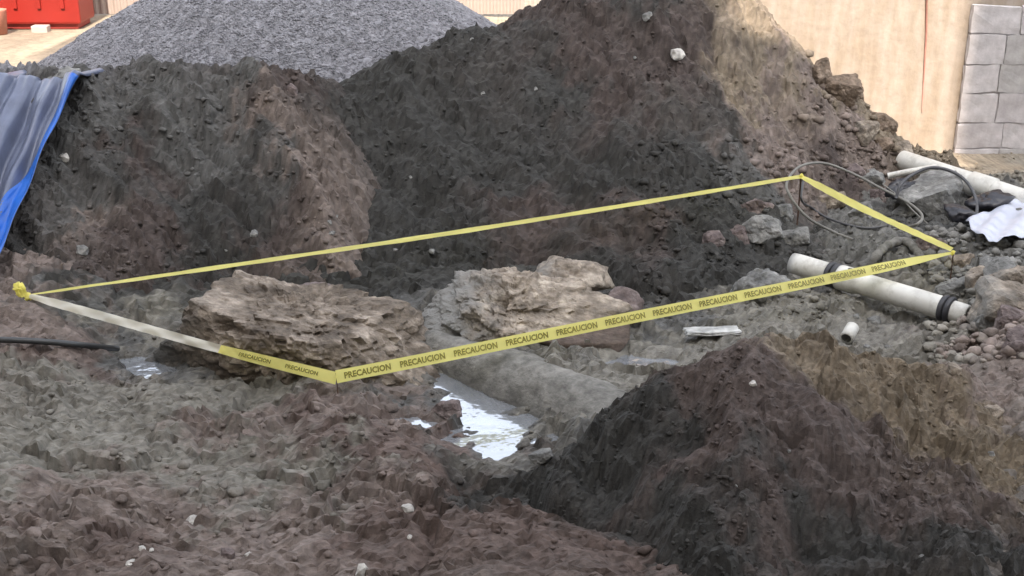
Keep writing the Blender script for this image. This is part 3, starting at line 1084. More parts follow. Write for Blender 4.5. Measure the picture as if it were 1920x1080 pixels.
M_PVC = pvc_mat()
M_SEAL = plain_mat("black_rubber", (0.03, 0.03, 0.035), 0.55)
M_DARKIN = plain_mat("dark_pipe_inside", (0.05, 0.05, 0.05), 0.8)


def lathe(axis_a, axis_b, prof, seg=28):
    """prof: list of (t along axis 0..1, radius)"""
    a, b = np.array(axis_a), np.array(axis_b)
    T = (b - a) / np.linalg.norm(b - a)
    s = np.cross(T, [0, 0, 1.0])
    s /= np.linalg.norm(s)
    w = np.cross(s, T)
    V, Fc = [], []
    for (t, r) in prof:
        for k in range(seg):
            an = 2 * np.pi * k / seg
            V.append(a + (b - a) * t + r * (math.cos(an) * s + math.sin(an) * w))
    for i in range(len(prof) - 1):
        for k in range(seg):
            p, q = i * seg + k, i * seg + (k + 1) % seg
            Fc.append((p, q, q + seg, p + seg))
    return np.array(V), Fc


pr = 0.082
pa, pb = Pz(1500, 497, .15), Pz(1803, 588, .10)
pipe = empty("drain_pipe", tuple(pa))
tag(pipe, "white plastic drain pipe with black rubber seals crossing under the tape", "pipe")


def pipe_part(name, prof, mat):
    V, Fc = lathe(np.zeros(3), pb - pa, prof)
    return poly_obj(name, V, Fc, mat, pipe)


pipe_part("pipe_end", [(.02, pr * .8), (-.03, pr * .82), (-.05, pr * .97), (.0, pr), (.19, pr), (.19, pr * .8)], M_PVC)
for t in (.19, .225, .885, .92):
    pipe_part("seal_ring", [(t, pr * .9), (t, pr * 1.14), (t + .008, pr * 1.2), (t + .02, pr * 1.2), (t + .028, pr * 1.12), (t + .028, pr * .9)], M_SEAL)
pipe_part("pipe_neck", [(.2, pr * .93), (.26, pr * .93)], M_DARKIN)
pipe_part("pipe_body", [(.255, pr * .85), (.255, pr * 1.1), (.27, pr * 1.16), (.36, pr * 1.16), (.385, pr * 1.02), (.885, pr * 1.02)], M_PVC)
pipe_part("pipe_neck", [(.87, pr * .95), (.95, pr * .95)], M_DARKIN)
pipe_part("pipe_end", [(.945, pr * .93), (1.0, pr * .93), (1.03, pr * .9), (1.04, pr * .78), (1.0, pr * .7), (1.0, 0.001)], M_PVC)
# drilled hole in the socket, with its dark plug
T = (pb - pa) / np.linalg.norm(pb - pa)
hc = (pb - pa) * .315 + np.array([0.0, -.35, .94]) * pr * 1.16
V, Fc = lathe(hc - np.array([0.0, -.35, .94]) * .02, hc + np.array([0.0, -.35, .94]) * .004, [(0, .018), (1, .018), (1, .001)], 14)
poly_obj("hole", V, Fc, M_DARKIN, pipe)

# ------------------------------------------------------------------ walls behind
def wall_mat(name, col, streak, rough=0.9):
    m, n, b = new_mat(name)
    tc = N(n, "ShaderNodeTexCoord")
    mp = N(n, "ShaderNodeMapping")
    mp.inputs["Scale"].default_value = (3.2, 1, 0.55)
    n.links.new(tc.outputs["Object"], mp.inputs["Vector"])
    _, f = noise_ramp(n, 2.2, 0, 1, detail=4, rough=0.55, vec=mp.outputs[0])
    cr = N(n, "ShaderNodeValToRGB")
    e = cr.color_ramp.elements
    e[0].position, e[0].color = 0.3, (*streak, 1)
    e[1].position, e[1].color = 0.62, (*col, 1)
    n.links.new(f, cr.inputs[0])
    g, f2 = noise_ramp(n, 9.0, 0.86, 1.1, detail=8, vec=tc.outputs["Object"])
    vm = N(n, "ShaderNodeVectorMath", operation='SCALE')
    n.links.new(cr.outputs[0], vm.inputs[0])
    n.links.new(g, vm.inputs["Scale"])
    n.links.new(vm.outputs[0], b.inputs["Base Color"])
    b.inputs["Roughness"].default_value = rough
    bp = N(n, "ShaderNodeBump")
    bp.inputs["Strength"].default_value = 0.35
    bp.inputs["Distance"].default_value = 0.03
    n.links.new(f2, bp.inputs["Height"])
    n.links.new(bp.outputs[0], b.inputs["Normal"])
    return m


M_WALL = wall_mat("cream_plaster", (0.345, 0.295, 0.25), (0.27, 0.215, 0.16))
M_STONES = [plain_mat("grey_wall_stone", c, 0.95, var=0.22, scale=7, bump=0.8) for c in ((0.40, 0.375, 0.38), (0.45, 0.425, 0.43), (0.36, 0.345, 0.34))]
M_MORTAR = plain_mat("wall_mortar", (0.36, 0.34, 0.345), 0.95, var=0.15, bump=0.4)
M_PINK = plain_mat("red_stain", (0.33, 0.16, 0.125), 0.9, var=0.3)

WY = 14.0
wall = empty("plaster_wall", (3.6, WY, -.4))
tag(wall, "cream plastered wall in sunlight behind the tallest soil heap", "wall")
bm = bmesh.new()
box_bm(bm, (1.5, .15, 2.2), (8.6, .3, 5.0))
mesh_bm("plaster_face", bm, M_WALL, wall)
# red painted down-line on the wall
lp = [Py(1738, -60, WY - .012), Py(1737, 60, WY - .012), Py(1733, 130, WY - .012), Py(1729, 210, WY - .012)]
V, Fc = tube(np.array(lp) - np.array(wall.location), [.012, .012, .009, .005], 8)
poly_obj("red_pipe", V, Fc, M_PINK, wall)

SY = 13.93
x_edge = Py(1800, 200, SY)[0]
stone = empty("stone_wall", (x_edge, SY, -.4))
tag(stone, "grey stone block wall in shade at the end of the plastered wall", "wall")
bm = bmesh.new()
zt = Py(1850, 20, SY)[2] + .4
box_bm(bm, (1.0, .05, zt / 2 - .1), (1.96, .1, zt + .1))
mesh_bm("mortar_core", bm, M_MORTAR, stone)
rng = random.Random(12)
z0 = -.1
while z0 < zt - .05:
    hh = rng.uniform(.24, .42)
    x0 = 0.0
    while x0 < 1.6:
        ww = rng.uniform(.3, .6)
        bm = bmesh.new()
        bmesh.ops.create_cube(bm, size=1.0)
        bmesh.ops.subdivide_edges(bm, edges=bm.edges[:], cuts=3, use_grid_fill=True)
        skew = rng.uniform(-.03, .03)
        for v in bm.verts:
            face = v.co.y < -.4
            v.co = Vector((v.co.x * (ww - .012) + rng.uniform(-.007, .007), v.co.y * .07 + (rng.uniform(-.004, .003) if face else 0), v.co.z * (hh - .012) + rng.uniform(-.007, .007) + skew * v.co.x))
        o = mesh_bm("stone_block", bm, M_STONES[rng.randrange(3)], stone)
        o.location = (x0 + ww / 2, 0.02 + rng.uniform(-.008, .008), z0 + hh / 2)
        x0 += ww
    z0 += hh

# ------------------------------------------------------------------ yard behind: red kiosk and ribbed fence
M_RED = plain_mat("red_paint", (0.24, 0.014, 0.009), 0.45, var=0.08, scale=3)
M_WHITE = plain_mat("white_paint", (0.38, 0.33, 0.3), 0.6, var=0.06)
M_TYRE = plain_mat("dusty_tyre", (0.12, 0.09, 0.08), 0.9)
yz = .75
ky = 16.2
kx0, kx1 = Py(-260, 50, ky)[0], Py(152, 50, ky)[0]
kiosk = empty("red_container", ((kx0 + kx1) / 2, ky, yz))
tag(kiosk, "red painted metal container at the back of the sunlit yard", "container")
bm = bmesh.new()
kw = kx1 - kx0
box_bm(bm, (0, .3, 1.25), (kw, .6, 2.34), bevel=.03)
mesh_bm("body", bm, M_RED, kiosk)
bm = bmesh.new()
box_bm(bm, (0, .3, .06), (kw - .1, .5, .1), bevel=.02)
mesh_bm("base_rail", bm, plain_mat("dark_red_rail", (0.3, 0.04, 0.035), 0.6), kiosk)
for k in range(9):
    bm = bmesh.new()
    box_bm(bm, (-kw / 2 + .2 + k * (kw - .4) / 8, -.012, 1.3), (.05, .03, 2.05), bevel=.008)
    mesh_bm("rib", bm, M_RED, kiosk)
b0 = Py(76, 50, ky - .12)
bm = bmesh.new()
box_bm(bm, (0, 0, .04), (.2, .14, .09), bevel=.012)
blk = mesh_bm("concrete_block", bm, M_WHITE)
blk.location = (b0[0], ky - .12, float(top_z(b0[0], ky - .12)[0]) - .005)
tag(blk, "small white block on the ground in front of the red container", "block")
d0 = Py(4, 35, ky - .25)
V, Fc = lathe((0, 0, 0), (0, .3, 0.0), [(0, .001), (0, .10), (.1, .13), (.9, .13), (1, .1), (1, .001)], 20)
drum = poly_obj("bucket", *lathe((0, 0, 0), (0.0001, 0, .3), [(0, .001), (0, .085), (.95, .11), (1, .115), (1, .1), (.1, .08), (.1, .001)], 20), plain_mat("salmon_plastic", (0.4, 0.17, 0.12), 0.6))
drum.location = (d0[0] - .03, ky - .3, float(top_z(d0[0], ky - .3)[0]))
tag(drum, "salmon coloured bucket standing before the red container", "bucket")

fy = 17.4
fx0, fx1 = Py(150, 40, fy)[0], Py(1000, 40, fy)[0]
fence = empty("ribbed_fence", (fx0, fy, yz))
tag(fence, "white ribbed sheet fence beside the red container", "fence")
M_SHEET = plain_mat("white_sheet_metal", (0.32, 0.265, 0.235), 0.55, var=0.05)
px = 0.0
while px < fx1 - fx0 - .5:
    n = 11
    V, Fc = [], []
    for i in range(n * 4 + 1):
        xx = i * (1.0 / (n * 4))
        yy = -.02 if (i // 2) % 2 else .0
        V += [(px + xx * .99, yy, 0.02), (px + xx * .99, yy, 2.4)]
    for i in range(n * 4):
        Fc.append((2 * i, 2 * i + 2, 2 * i + 3, 2 * i + 1))
    poly_obj("sheet_panel", V, Fc, M_SHEET, fence, smooth=False)
    px += 1.0

# ------------------------------------------------------------------ unseen houses behind and left of the viewer, shaped to shade the pit
M_HOUSE = plain_mat("house_plaster", (0.5, 0.46, 0.4), 0.9, var=0.1, scale=1.0)
M_PANE = plain_mat("house_pane", (0.05, 0.06, 0.07), 0.1)
SLOPE = math.tan(SUN_EL)
HY = -8.0
HB = [(-26, -13.0, HY, 11.5, 19.0)]  # unseen block on the left, added to cut sky light from that side
for (x0, x1, y0, y1, hgt) in HB:
    hs_ = empty("shade_house", ((x0 + x1) / 2, (y0 + y1) / 2, 0))
    tag(hs_, kind="structure")
    bm = bmesh.new()
    box_bm(bm, (0, 0, hgt / 2 - .3), (x1 - x0, y1 - y0 - .02, hgt + .6))
    mesh_bm("wall", bm, M_HOUSE, hs_)
    for k in range(6):
        for fl in range(5):
            bm = bmesh.new()
            box_bm(bm, (0, 0, 0), (.06, 1.3, 1.5))
            o = mesh_bm("window", bm, M_PANE, hs_)
            o.location = ((x1 - x0) / 2 + .01, -(y1 - y0) / 2 + 2 + k * 3, 2 + fl * 3.4)
for (x0, x1, reach) in [(-34, -5.3, 13.3), (-5.3, 2.0, 16.3), (2.0, Py(1800, 150, WY)[0], 13.05), (Py(1800, 150, WY)[0], 34, 16.3)]:
    hgt = (reach - HY) * SLOPE
    hs_ = empty("shade_house", ((x0 + x1) / 2, HY, 0))
    tag(hs_, kind="structure")
    bm = bmesh.new()
    box_bm(bm, (0, -5, hgt / 2 - .3), (x1 - x0 - .01, 10, hgt + .6))
    mesh_bm("wall", bm, M_HOUSE, hs_)
    nw = max(1, int((x1 - x0) / 3))
    bm = bmesh.new()
    box_bm(bm, (0, 0, 0), (1.2, .06, 1.5))
    first = mesh_bm("window", bm, M_PANE, hs_)
    for k in range(nw):
        for fl in range(7):
            o = first if (k, fl) == (0, 0) else link(first.copy(), hs_)
            o.location = (-(x1 - x0) / 2 + (k + .5) * (x1 - x0) / nw, .01, 1.8 + fl * 3.1)

# ------------------------------------------------------------------ blue tarpaulin over the end of the bank
def tarp_mat(name, col, rough):
    m, n, b = new_mat(name)
    tc = N(n, "ShaderNodeTexCoord")
    g, f = noise_ramp(n, 4.0, 0.8, 1.2, detail=5, vec=tc.outputs["Object"])
    vm = N(n, "ShaderNodeVectorMath", operation='SCALE')
    vm.inputs[0].default_value = col
    n.links.new(g, vm.inputs["Scale"])
    n.links.new(vm.outputs[0], b.inputs["Base Color"])
    b.inputs["Roughness"].default_value = rough
    bp = N(n, "ShaderNodeBump")
    bp.inputs["Strength"].default_value = 0.25
    bp.inputs["Distance"].default_value = 0.03
    n.links.new(f, bp.inputs["Height"])
    n.links.new(bp.outputs[0], b.inputs["Normal"])
    return m


M_TARP = tarp_mat("dusty_blue_tarp", (0.095, 0.11, 0.165), 0.34)
M_HEM = tarp_mat("bright_blue_tarp", (0.012, 0.10, 0.42), 0.35)
ts = np.linspace(0, 1, 9)
ss = np.linspace(0, 1, 7)
uv = [(160 - 155 * t + s * (-330 - 60 * t), 162 + 362 * t) for t in ts for s in ss]
TP = hits(uv).reshape(9, 7, 3)
# smooth the support a little, lift it off the soil
for _ in range(2):
    Q = TP.copy()
    Q[1:-1] = (TP[:-2] + 2 * TP[1:-1] + TP[2:]) / 4
    TP = Q
nS, nT = 90, 60


def tarp_pt(s, t):
    fi, fj = t * 8, s * 6
    i, j = min(int(fi), 7), min(int(fj), 5)
    a, b = fi - i, fj - j
    return (TP[i, j] * (1 - a) * (1 - b) + TP[i + 1, j] * a * (1 - b) + TP[i, j + 1] * (1 - a) * b + TP[i + 1, j + 1] * a * b)


tarp_root = empty("tarpaulin", tuple(TP[8, 0]))
tag(tarp_root, "blue grey tarpaulin draped in folds over the dark cut bank", "tarpaulin")
to = np.array(tarp_root.location)


def tarp_patch(name, s0, s1, ns, mat, extra, wide=None):
    V, Fc = [], []
    for i in range(nT + 4):
        t = max(0.0, (i - 4) / (nT - 1))
        for k in range(ns):
            s = s0 + (s1 if wide is None else wide(t)) * (k / (ns - 1)) if wide else s0 + (s1 - s0) * k / (ns - 1)
            p = tarp_pt(min(s, 1), t).copy()
            fold = 0.045 * math.sin(s * 46 + 2.2 * math.sin(t * 2.2)) * (0.5 + 0.5 * t) + 0.03 * math.sin(s * 17 + 1.0 + t) + 0.012 * math.sin(s * 97 + t * 5)
            fold += 0.015 * math.sin(t * 19 + s * 30)
            p += np.array([0.1, -.75, .65]) * (fold * 1.5 + .16 + extra)
            if i < 4:
                p += np.array([0, .16 * (4 - i), -.02 * (4 - i) - .03])
            V.append(p - to)
    for i in range(5 if wide else 0, nT + 3):
        for k in range(ns - 1):
            a = i * ns + k
            Fc.append((a, a + ns, a + ns + 1, a + 1))
    o = mesh_np(name, V, Fc, mat, tarp_root)
    md = o.modifiers.new("thickness", 'SOLIDIFY')
    md.thickness = 0.004
    return o


tarp_patch("sheet", 0.0, 1.0, nS, M_TARP, 0.0)
tarp_patch("hem", -0.0, 0.0, 8, M_HEM, 0.008, wide=lambda t: 0.045 + 0.17 * max(0, (t - .4) / .6))

# ------------------------------------------------------------------ long things lying about
M_BLACKPIPE = plain_mat("black_polyethylene", (0.028, 0.029, 0.03), 0.42)
M_HOSE = plain_mat("grey_hose", (0.16, 0.155, 0.14), 0.6, var=0.2)
M_HOSED = plain_mat("dark_hose", (0.06, 0.06, 0.065), 0.5)
M_LOG = rock_mat("muddy_timber", (0.07, 0.05, 0.04), (0.105, 0.08, 0.068), (0.15, 0.12, 0.1), scale=3, bump=0.5)
M_CONC = rock_mat("muddy_concrete", (0.105, 0.1, 0.09), (0.16, 0.154, 0.14), (0.215, 0.205, 0.187), scale=4, bump=0.5)
M_PALE = rock_mat("pale_board", (0.3, 0.3, 0.3), (0.42, 0.42, 0.41), (0.55, 0.55, 0.54), scale=4, bump=0.3)


def laid(name, pts, rad, mat, label, cat, group=None, n=8, seg=10, lift=0.0, ridges=0):
    """a hose or pipe through (u, v, y) points; y None = lying on the earth"""
    fl = [(u, v) for (u, v, y) in pts if y is None]
    hp = iter(hits(fl)) if fl else iter([])
    P = [next(hp) + [0, 0, rad + lift] if y is None else Py(u, v, y) for (u, v, y) in pts]
    P = catmull(P, n)
    r = rad
    if ridges:
        P = catmull(P, 6)
        L = np.concatenate([[0], np.cumsum(np.linalg.norm(np.diff(P, axis=0), axis=1))])
        r = rad * (1 + 0.12 * np.sin(L / rad * ridges))
    V, Fc = tube(P - P[0], r, seg)
    o = poly_obj(name, V, Fc, mat)
    o.location = tuple(P[0])
    return tag(o, label, cat, group)


laid("black_pipe", [(-60, 646, None), (60, 650, None), (140, 656, None), (222, 664, None)], .02, M_BLACKPIPE, "thin black pipe lying on the ground below the blue tarpaulin", "pipe", lift=.02)
G = "hoses by the far corner of the tape"
laid("hose", [(1600, 452, None), (1560, 436, None), (1512, 406, 10.0), (1480, 365, 10.1), (1476, 340, 10.25), (1500, 312, 10.5), (1545, 306, 10.7), (1600, 326, 10.7), (1650, 352, 10.5), (1700, 378, 10.2), (1728, 402, 9.9), (1720, 420, 9.6), (1680, 432, None), (1630, 446, None)],
     .0115, M_HOSE, "pale grey hose looped wide around the far corner of the tape", "hose", G)
laid("hose", [(1506, 338, 10.2), (1503, 375, 10.05), (1522, 392, None), (1550, 410, None), (1590, 424, None), (1630, 430, None), (1665, 425, None)],
     .010, M_HOSED, "dark hose curving inside the wide grey loop", "hose", G)
laid("hose", [(1680, 372, 10.3), (1690, 345, 10.35), (1715, 325, 10.45), (1750, 314, 10.5), (1790, 324, 10.45), (1818, 348, 10.3), (1832, 385, 10.1), (1826, 420, 9.8)],
     .014, M_HOSED, "dark hose arching over the grey rock near the long white pipe", "hose", G)
laid("hose", [(1655, 345, 10.6), (1690, 372, 10.3), (1715, 398, 10.0), (1740, 420, 9.7)], .006, M_HOSE, "thin wire crossing behind the right hand tape strand", "wire", G)
laid("hose", [(1630, 512, None), (1640, 484, 9.35), (1662, 462, 9.5), (1690, 452, 9.6), (1712, 462, 9.5), (1728, 485, 9.3), (1735, 505, None)],
     .036, M_CONC, "ribbed drain hose arching up muddy behind the white drain pipe", "hose", G, ridges=2.2, seg=14)
def mud_pipe(name, pts, label, cat):
    """old duct thickly caked with mud: (u, v, y, radius)"""
    P = catmull([list(Py(u, v, y)) + [r] for (u, v, y, r) in pts], 16)
    V, Fc = tube(P[:, :3] - P[0, :3], P[:, 3], 40)
    nrm = V[:len(P) * 40].reshape(len(P), 40, 3) - (P[:, None, :3] - P[0, :3])
    nrm /= np.linalg.norm(nrm, axis=2)[..., None]
    W = V[:len(P) * 40]
    d = 0.03 * fbm3(W, 0.35, 3, 5) + 0.012 * fbm3(W, .09, 3, 9)
    V[:len(P) * 40] = W + nrm.reshape(-1, 3) * d[:, None]
    o = poly_obj(name, V, Fc, M_CONC)
    o.location = tuple(P[0, :3])
    return tag(o, label, cat)


mud_pipe("concrete_pipe", [(600, 580, 8.7, .09), (680, 606, 8.42, .10), (780, 646, 8.12, .13), (900, 692, 7.80, .175), (1010, 738, 7.45, .22), (1100, 785, 7.15, .25), (1200, 845, 6.8, .26)],
         "long mud caked pipe running from between the boulders to the front heap", "pipe")
rock("boulder", Py(1110, 646, 7.95), [
    ((0, -.12, 1), .075), ((0, 0, -1), .1), ((.12, -1, .06), .13), ((0, 1, 0), .16), ((-1, -.1, .1), .46), ((1, -.05, .25), .46), ((.7, -.7, .2), .40)],
    M_LOG, "low flat dark brown slab lying under the tape below the pale boulder", "boulders inside the tape", sub=5, amp=0.02, scale=.12, seed=91, chips=8)

# long white pipe by the wall: socket end and body
wa, wb = Py(1690, 300, 11.5), Py(1990, 398, 10.2)
wp = empty("long_white_pipe", tuple(wa))
tag(wp, "long white plastic pipe lying below the grey stone wall", "pipe")
V, Fc = lathe(np.zeros(3), wb - wa, [(0, .05), (0, .088), (.004, .092), (.45, .092), (1, .092)], 26)
poly_obj("pipe_body", V, Fc, M_PVC, wp)
V, Fc = lathe(np.zeros(3), wb - wa, [(.46, .09), (.465, .106), (.6, .106), (.61, .09)], 26)
poly_obj("pipe_socket", V, Fc, M_PVC, wp)
laid("white_rod", [(1665, 330, 11.0), (1705, 322, 10.95), (1760, 313, 10.9)], .028, M_PVC, "short white plastic rod on the rubble beside the long white pipe", "rod")
laid("loose_rod", [(1560, 268, 11.4), (1640, 284, 11.5), (1700, 290, 11.6)], .012, M_LOG, "thin brown stick on the rubble at the foot of the tallest heap", "stick")

M_VOID = plain_mat("black_void", (0.018, 0.018, 0.024), 0.35)  # black lumps added for the dark void under pipe and hose
for (u, v, y, sz, lab) in [(1850, 384, 10.2, (.27, .16, .10), "black lump standing in for the dark hollow under the long white pipe"), (1688, 352, 10.55, (.14, .12, .08), "small black lump standing in for shade at the foot of the dark hose arch"),
                           (1800, 402, 9.95, (.24, .12, .06), "flat black lump standing in for shade before the grey rock under the hose arch")]:
    rgb = random.Random(u)
    p = Py(u, v, y)
    V, Fc = rock_shape(rand_planes(sz, rgb, 9), sub=4, soft=12, amp=.03, scale=.09, seed=u, chips=14)
    o = mesh_np("shade_lump", V, Fc, M_VOID)
    o.location = (p[0], p[1], max(p[2], float(map_z(p[:1], p[1:2])[0]) + sz[2] * .25))
    tag(o, lab, "plastic bag", "black shade lumps in the rubble")

# hollow offcut of white pipe on the mud
oc = hit(1592, 640)
V, Fc = lathe((-.035, -.05, .045), (.03, .05, .085), [(0, .034), (0, .046), (1, .046), (1, .034), (.05, .034), (.5, .034), (.5, .001)], 18)
off = poly_obj("pipe_offcut", V, Fc, M_PVC)
off.location = tuple(oc)
tag(off, "small white pipe offcut with dark open mouth on the grey mud", "pipe offcut")

# white plastic sheet at the edge of the pit
so = hits([(1808, 436), (1860, 412), (1912, 392), (1975, 395), (1820, 452), (1870, 440), (1925, 425), (1980, 420), (1850, 476), (1885, 470), (1935, 462), (1985, 455)]).reshape(3, 4, 3)
V, Fc = [], []
nu, nv = 30, 24
for i in range(nv):
    for j in range(nu):
        a, b = i / (nv - 1) * 2, j / (nu - 1) * 3
        k, l = min(int(a), 1), min(int(b), 2)
        a, b = a - k, b - l
        p = so[k, l] * (1 - a) * (1 - b) + so[k + 1, l] * a * (1 - b) + so[k, l + 1] * (1 - a) * b + so[k + 1, l + 1] * a * b
        p = p + [0, 0, .10 + .018 * math.sin(j * .5 + i * .4) + .006 * math.sin(j * 1.3 - i * .9)]
        V.append(p - so[1, 1])
for i in range(nv - 1):
    for j in range(nu - 1):
        a = i * nu + j
        Fc.append((a, a + 1, a + nu + 1, a + nu))
sheet = mesh_np("plastic_sheet", V, Fc, plain_mat("white_plastic_sheet", (0.46, 0.49, 0.58), 0.3, var=0.08))
sheet.location = tuple(so[1, 1])
sheet.modifiers.new("thickness", 'SOLIDIFY').thickness = 0.003
tag(sheet, "crumpled white plastic sheet below the long white pipe", "plastic sheet")

# broken pale board near the front heap
def slab(name, u, v, size, rz, tilt, mat, label, cat):
    p = hit(u, v)
    bm = bmesh.new()
    bmesh.ops.create_cube(bm, size=1.0)
    bmesh.ops.subdivide_edges(bm, edges=bm.edges[:], cuts=4, use_grid_fill=True)
    rg = random.Random(u)
    for w in bm.verts:
        w.co = Vector((w.co.x * size[0] + rg.uniform(-.012, .012), w.co.y * size[1] + rg.uniform(-.01, .01), w.co.z * size[2]))
    o = mesh_bm(name, bm, mat)
    o.location = (p[0], p[1], p[2] + size[2] * .5 + .012)
    o.rotation_euler = (tilt, 0.03, rz)
    return tag(o, label, cat)


slab("board", 1335, 628, (.38, .12, .03), .15, R(-4), M_PALE, "broken pale board on the mud behind the front soil heap", "board")

# ------------------------------------------------------------------ loose stones one can pick out
MATS = {'w': M_ROCK_W, 'g': M_ROCK_G, 'r': M_ROCK_R, 't': M_ROCK_B, 'b': M_ROCK_BR}
stones = [  # u, v, width px, height px, material, label, group
    (1790, 540, 62, 42, 'g', "rounded pale grey stone beside the black sealed end of the drain pipe"),
    (1872, 555, 50, 50, 'g', "grey stone in the rubble edge past the end of the drain pipe"),
    (1905, 520, 70, 50, 't', "tan stone at the top of the rubble edge under the white sheet"),
    (1900, 590, 50, 46, 'r', "dark red clod of rock low in the rubble edge"),
    (1800, 488, 48, 30, 't', "tan stone under the tape corner beside the white sheet"),
    (1860, 492, 60, 30, 'g', "grey flat stone along the lower border of the white sheet"),
    (1900, 565, 110, 90, 't', "large tan rock in the rubble under the far end of the white sheet"),
    (1850, 600, 54, 40, 'g', "grey block at the foot of the large tan rock"),
    (1835, 520, 44, 34, 't', "tan stone wedged above the rounded pale grey stone"),
    (1880, 505, 60, 36, 'g', "pale broken stone just below the white sheet"),
    (1915, 640, 70, 44, 'r', "dark red clod below the large tan rock"),
    (1760, 505, 40, 26, 'g', "grey stone between the drain pipe and the tape corner"),
    (1745, 455, 46, 26, 'r', "dark stone behind the ribbed drain hose"),
    (1620, 395, 44, 26, 'g', "grey stone inside the wide hose loop"),
    (1560, 372, 50, 28, 't', "tan stone under the top of the wide hose loop"),
    (1655, 365, 40, 24, 'r', "dark stone between the wide hose loop and the dark hose arch"),
    (1420, 385, 60, 34, 'r', "dark clod on the lower edge of the tallest heap by the far tape corner"),
    (1340, 445, 44, 28, 'r', "dark clod at the base of the tallest heap behind the long tape run"),
    (1600, 318, 46, 26, 'r', "red brown stone on the rubble above the wide hose loop"),
    (1640, 330, 34, 22, 'g', "grey stone below the short white rod"),
    (1752, 372, 116, 70, 'g', "grey rock under the arch of dark hose"),
    (1435, 425, 70, 40, 'g', "grey mud caked stone in the hollow at the foot of the tallest heap"),
    (1490, 440, 50, 34, 'g', "grey stone beside the wide hose loop"),
    (1388, 436, 50, 30, 'r', "dark stone in the hollow at the foot of the tallest heap"),
    (1540, 128, 46, 40, 'b', "brown rock highest on the sloping edge of the tallest heap"),
    (1572, 160, 66, 42, 'b', "jagged brown rock on the sloping edge of the tallest heap"),
    (1597, 172, 34, 34, 'b', "small brown rock jutting out towards the plastered wall"),
    (1652, 228, 44, 34, 'b', "brown rock halfway down the sloping edge of the tallest heap"),
    (1622, 240, 40, 30, 't', "tan rock on the lower sloping edge of the tallest heap"),
    (1722, 246, 56, 46, 'b', "tilted brown rock alone at the foot of the plastered wall"),
    (1690, 278, 40, 24, 't', "tan stone at the upper end of the long white pipe"),
    (1655, 268, 36, 26, 'b', "brown stone in the rubble between the heap and the plastered wall"),
    (1270, 99, 28, 20, 'w', "white stone high on the tallest heap"),
    (1215, 28, 20, 14, 'g', "grey stone near the crest of the tallest heap"),
    (545, 160, 20, 34, 'r', "upright grey stone in the notch where bank meets heap"),
    (121, 293, 24, 14, 'w', "white stone on the bank beside the tarpaulin edge"),
    (153, 467, 24, 16, 'g', "pale stone low on the bank above the yellow knot"),
    (475, 437, 17, 14, 'g', "pale grey pebble low on the middle of the cut bank"),
    (835, 765, 50, 30, 'r', "dark wet stone sitting in the pit puddle"),
    (1015, 855, 40, 22, 'g', "grey stone at the front edge of the pit puddle"),
    (360, 975, 24, 18, 'w', "white pebble alone on the grey trodden mud in front"),
    (678, 1066, 26, 30, 'w', "largest pale pebble at the bottom edge of the red brown bank"),
    (765, 952, 26, 14, 'w', "flat white pebble on the red brown bank near the dark hollow"),
    (1862, 772, 34, 26, 't', "pale tan stone on the sandy flank of the front heap"),
    (1790, 690, 26, 18, 't', "small tan stone at the back rim of the front heap"),
    (1640, 600, 30, 18, 'g', "grey pebble on the mud below the drain pipe"),
    (1410, 717, 18, 12, 'w', "white pebble near the peak of the front heap"),
    (425, 1036, 26, 18, 'r', "red brown clod on the front bank"),
    (115, 150, 70, 34, 'g', "grey weighted bundle holding down the top of the tarpaulin"),
    (40, 158, 60, 20, 'r', "flat muddy stone on the top border of the tarpaulin"),
    (1700, 395, 44, 20, 'g', "grey stone under the right hand tape strand"),
    (1470, 395, 40, 24, 'g', "grey stone just inside the far tape corner"),
]
for grp, lab, lst in [
    ("white pebbles on the front bank", "tiny white pebble on the red brown front bank", [(265, 1028, 18), (284, 1030, 10), (243, 1055, 18), (465, 1040, 14), (768, 1006, 13)]),
    ("pebbles on the tallest heap", "tiny pale pebble on the dark face of the tallest heap", [(770, 331, 9), (905, 174, 9), (1005, 165, 11), (885, 72, 9), (808, 470, 14), (742, 468, 11), (1190, 107, 9)]),
    ("pebbles at the gully foot", "pale pebble in the gully between bank and tallest heap", [(622, 436, 14), (618, 416, 12), (425, 468, 9), (630, 405, 9)]),
    ("pebbles on the pit mud", "pale pebble on the grey pit mud behind the front heap", [(1606, 592, 14), (1625, 648, 14), (1665, 650, 12)]),
    ("pebbles on the front heap", "tiny pebble on the dark face of the front heap", [(1380, 910, 9), (1480, 845, 9), (1728, 1042, 11), (1860, 850, 14)]),
]:
    ORD = ["leftmost", "second from left", "third from left", "fourth from left", "fifth from left", "sixth from left", "seventh from left", "eighth from left", "ninth from left", "tenth from left", "eleventh from left", "twelfth from left"]
    for k, (u, v, w) in enumerate(sorted(lst)):
        stones.append((u, v, w * .9, w * .6, 'w' if 'front bank' in grp else 'g', lab + ", " + (ORD[k] if k < len(lst) - 1 else "rightmost"), grp))
HP = hits([(q[0], q[1] + q[3] * .3) for q in stones])
rng = random.Random(77)
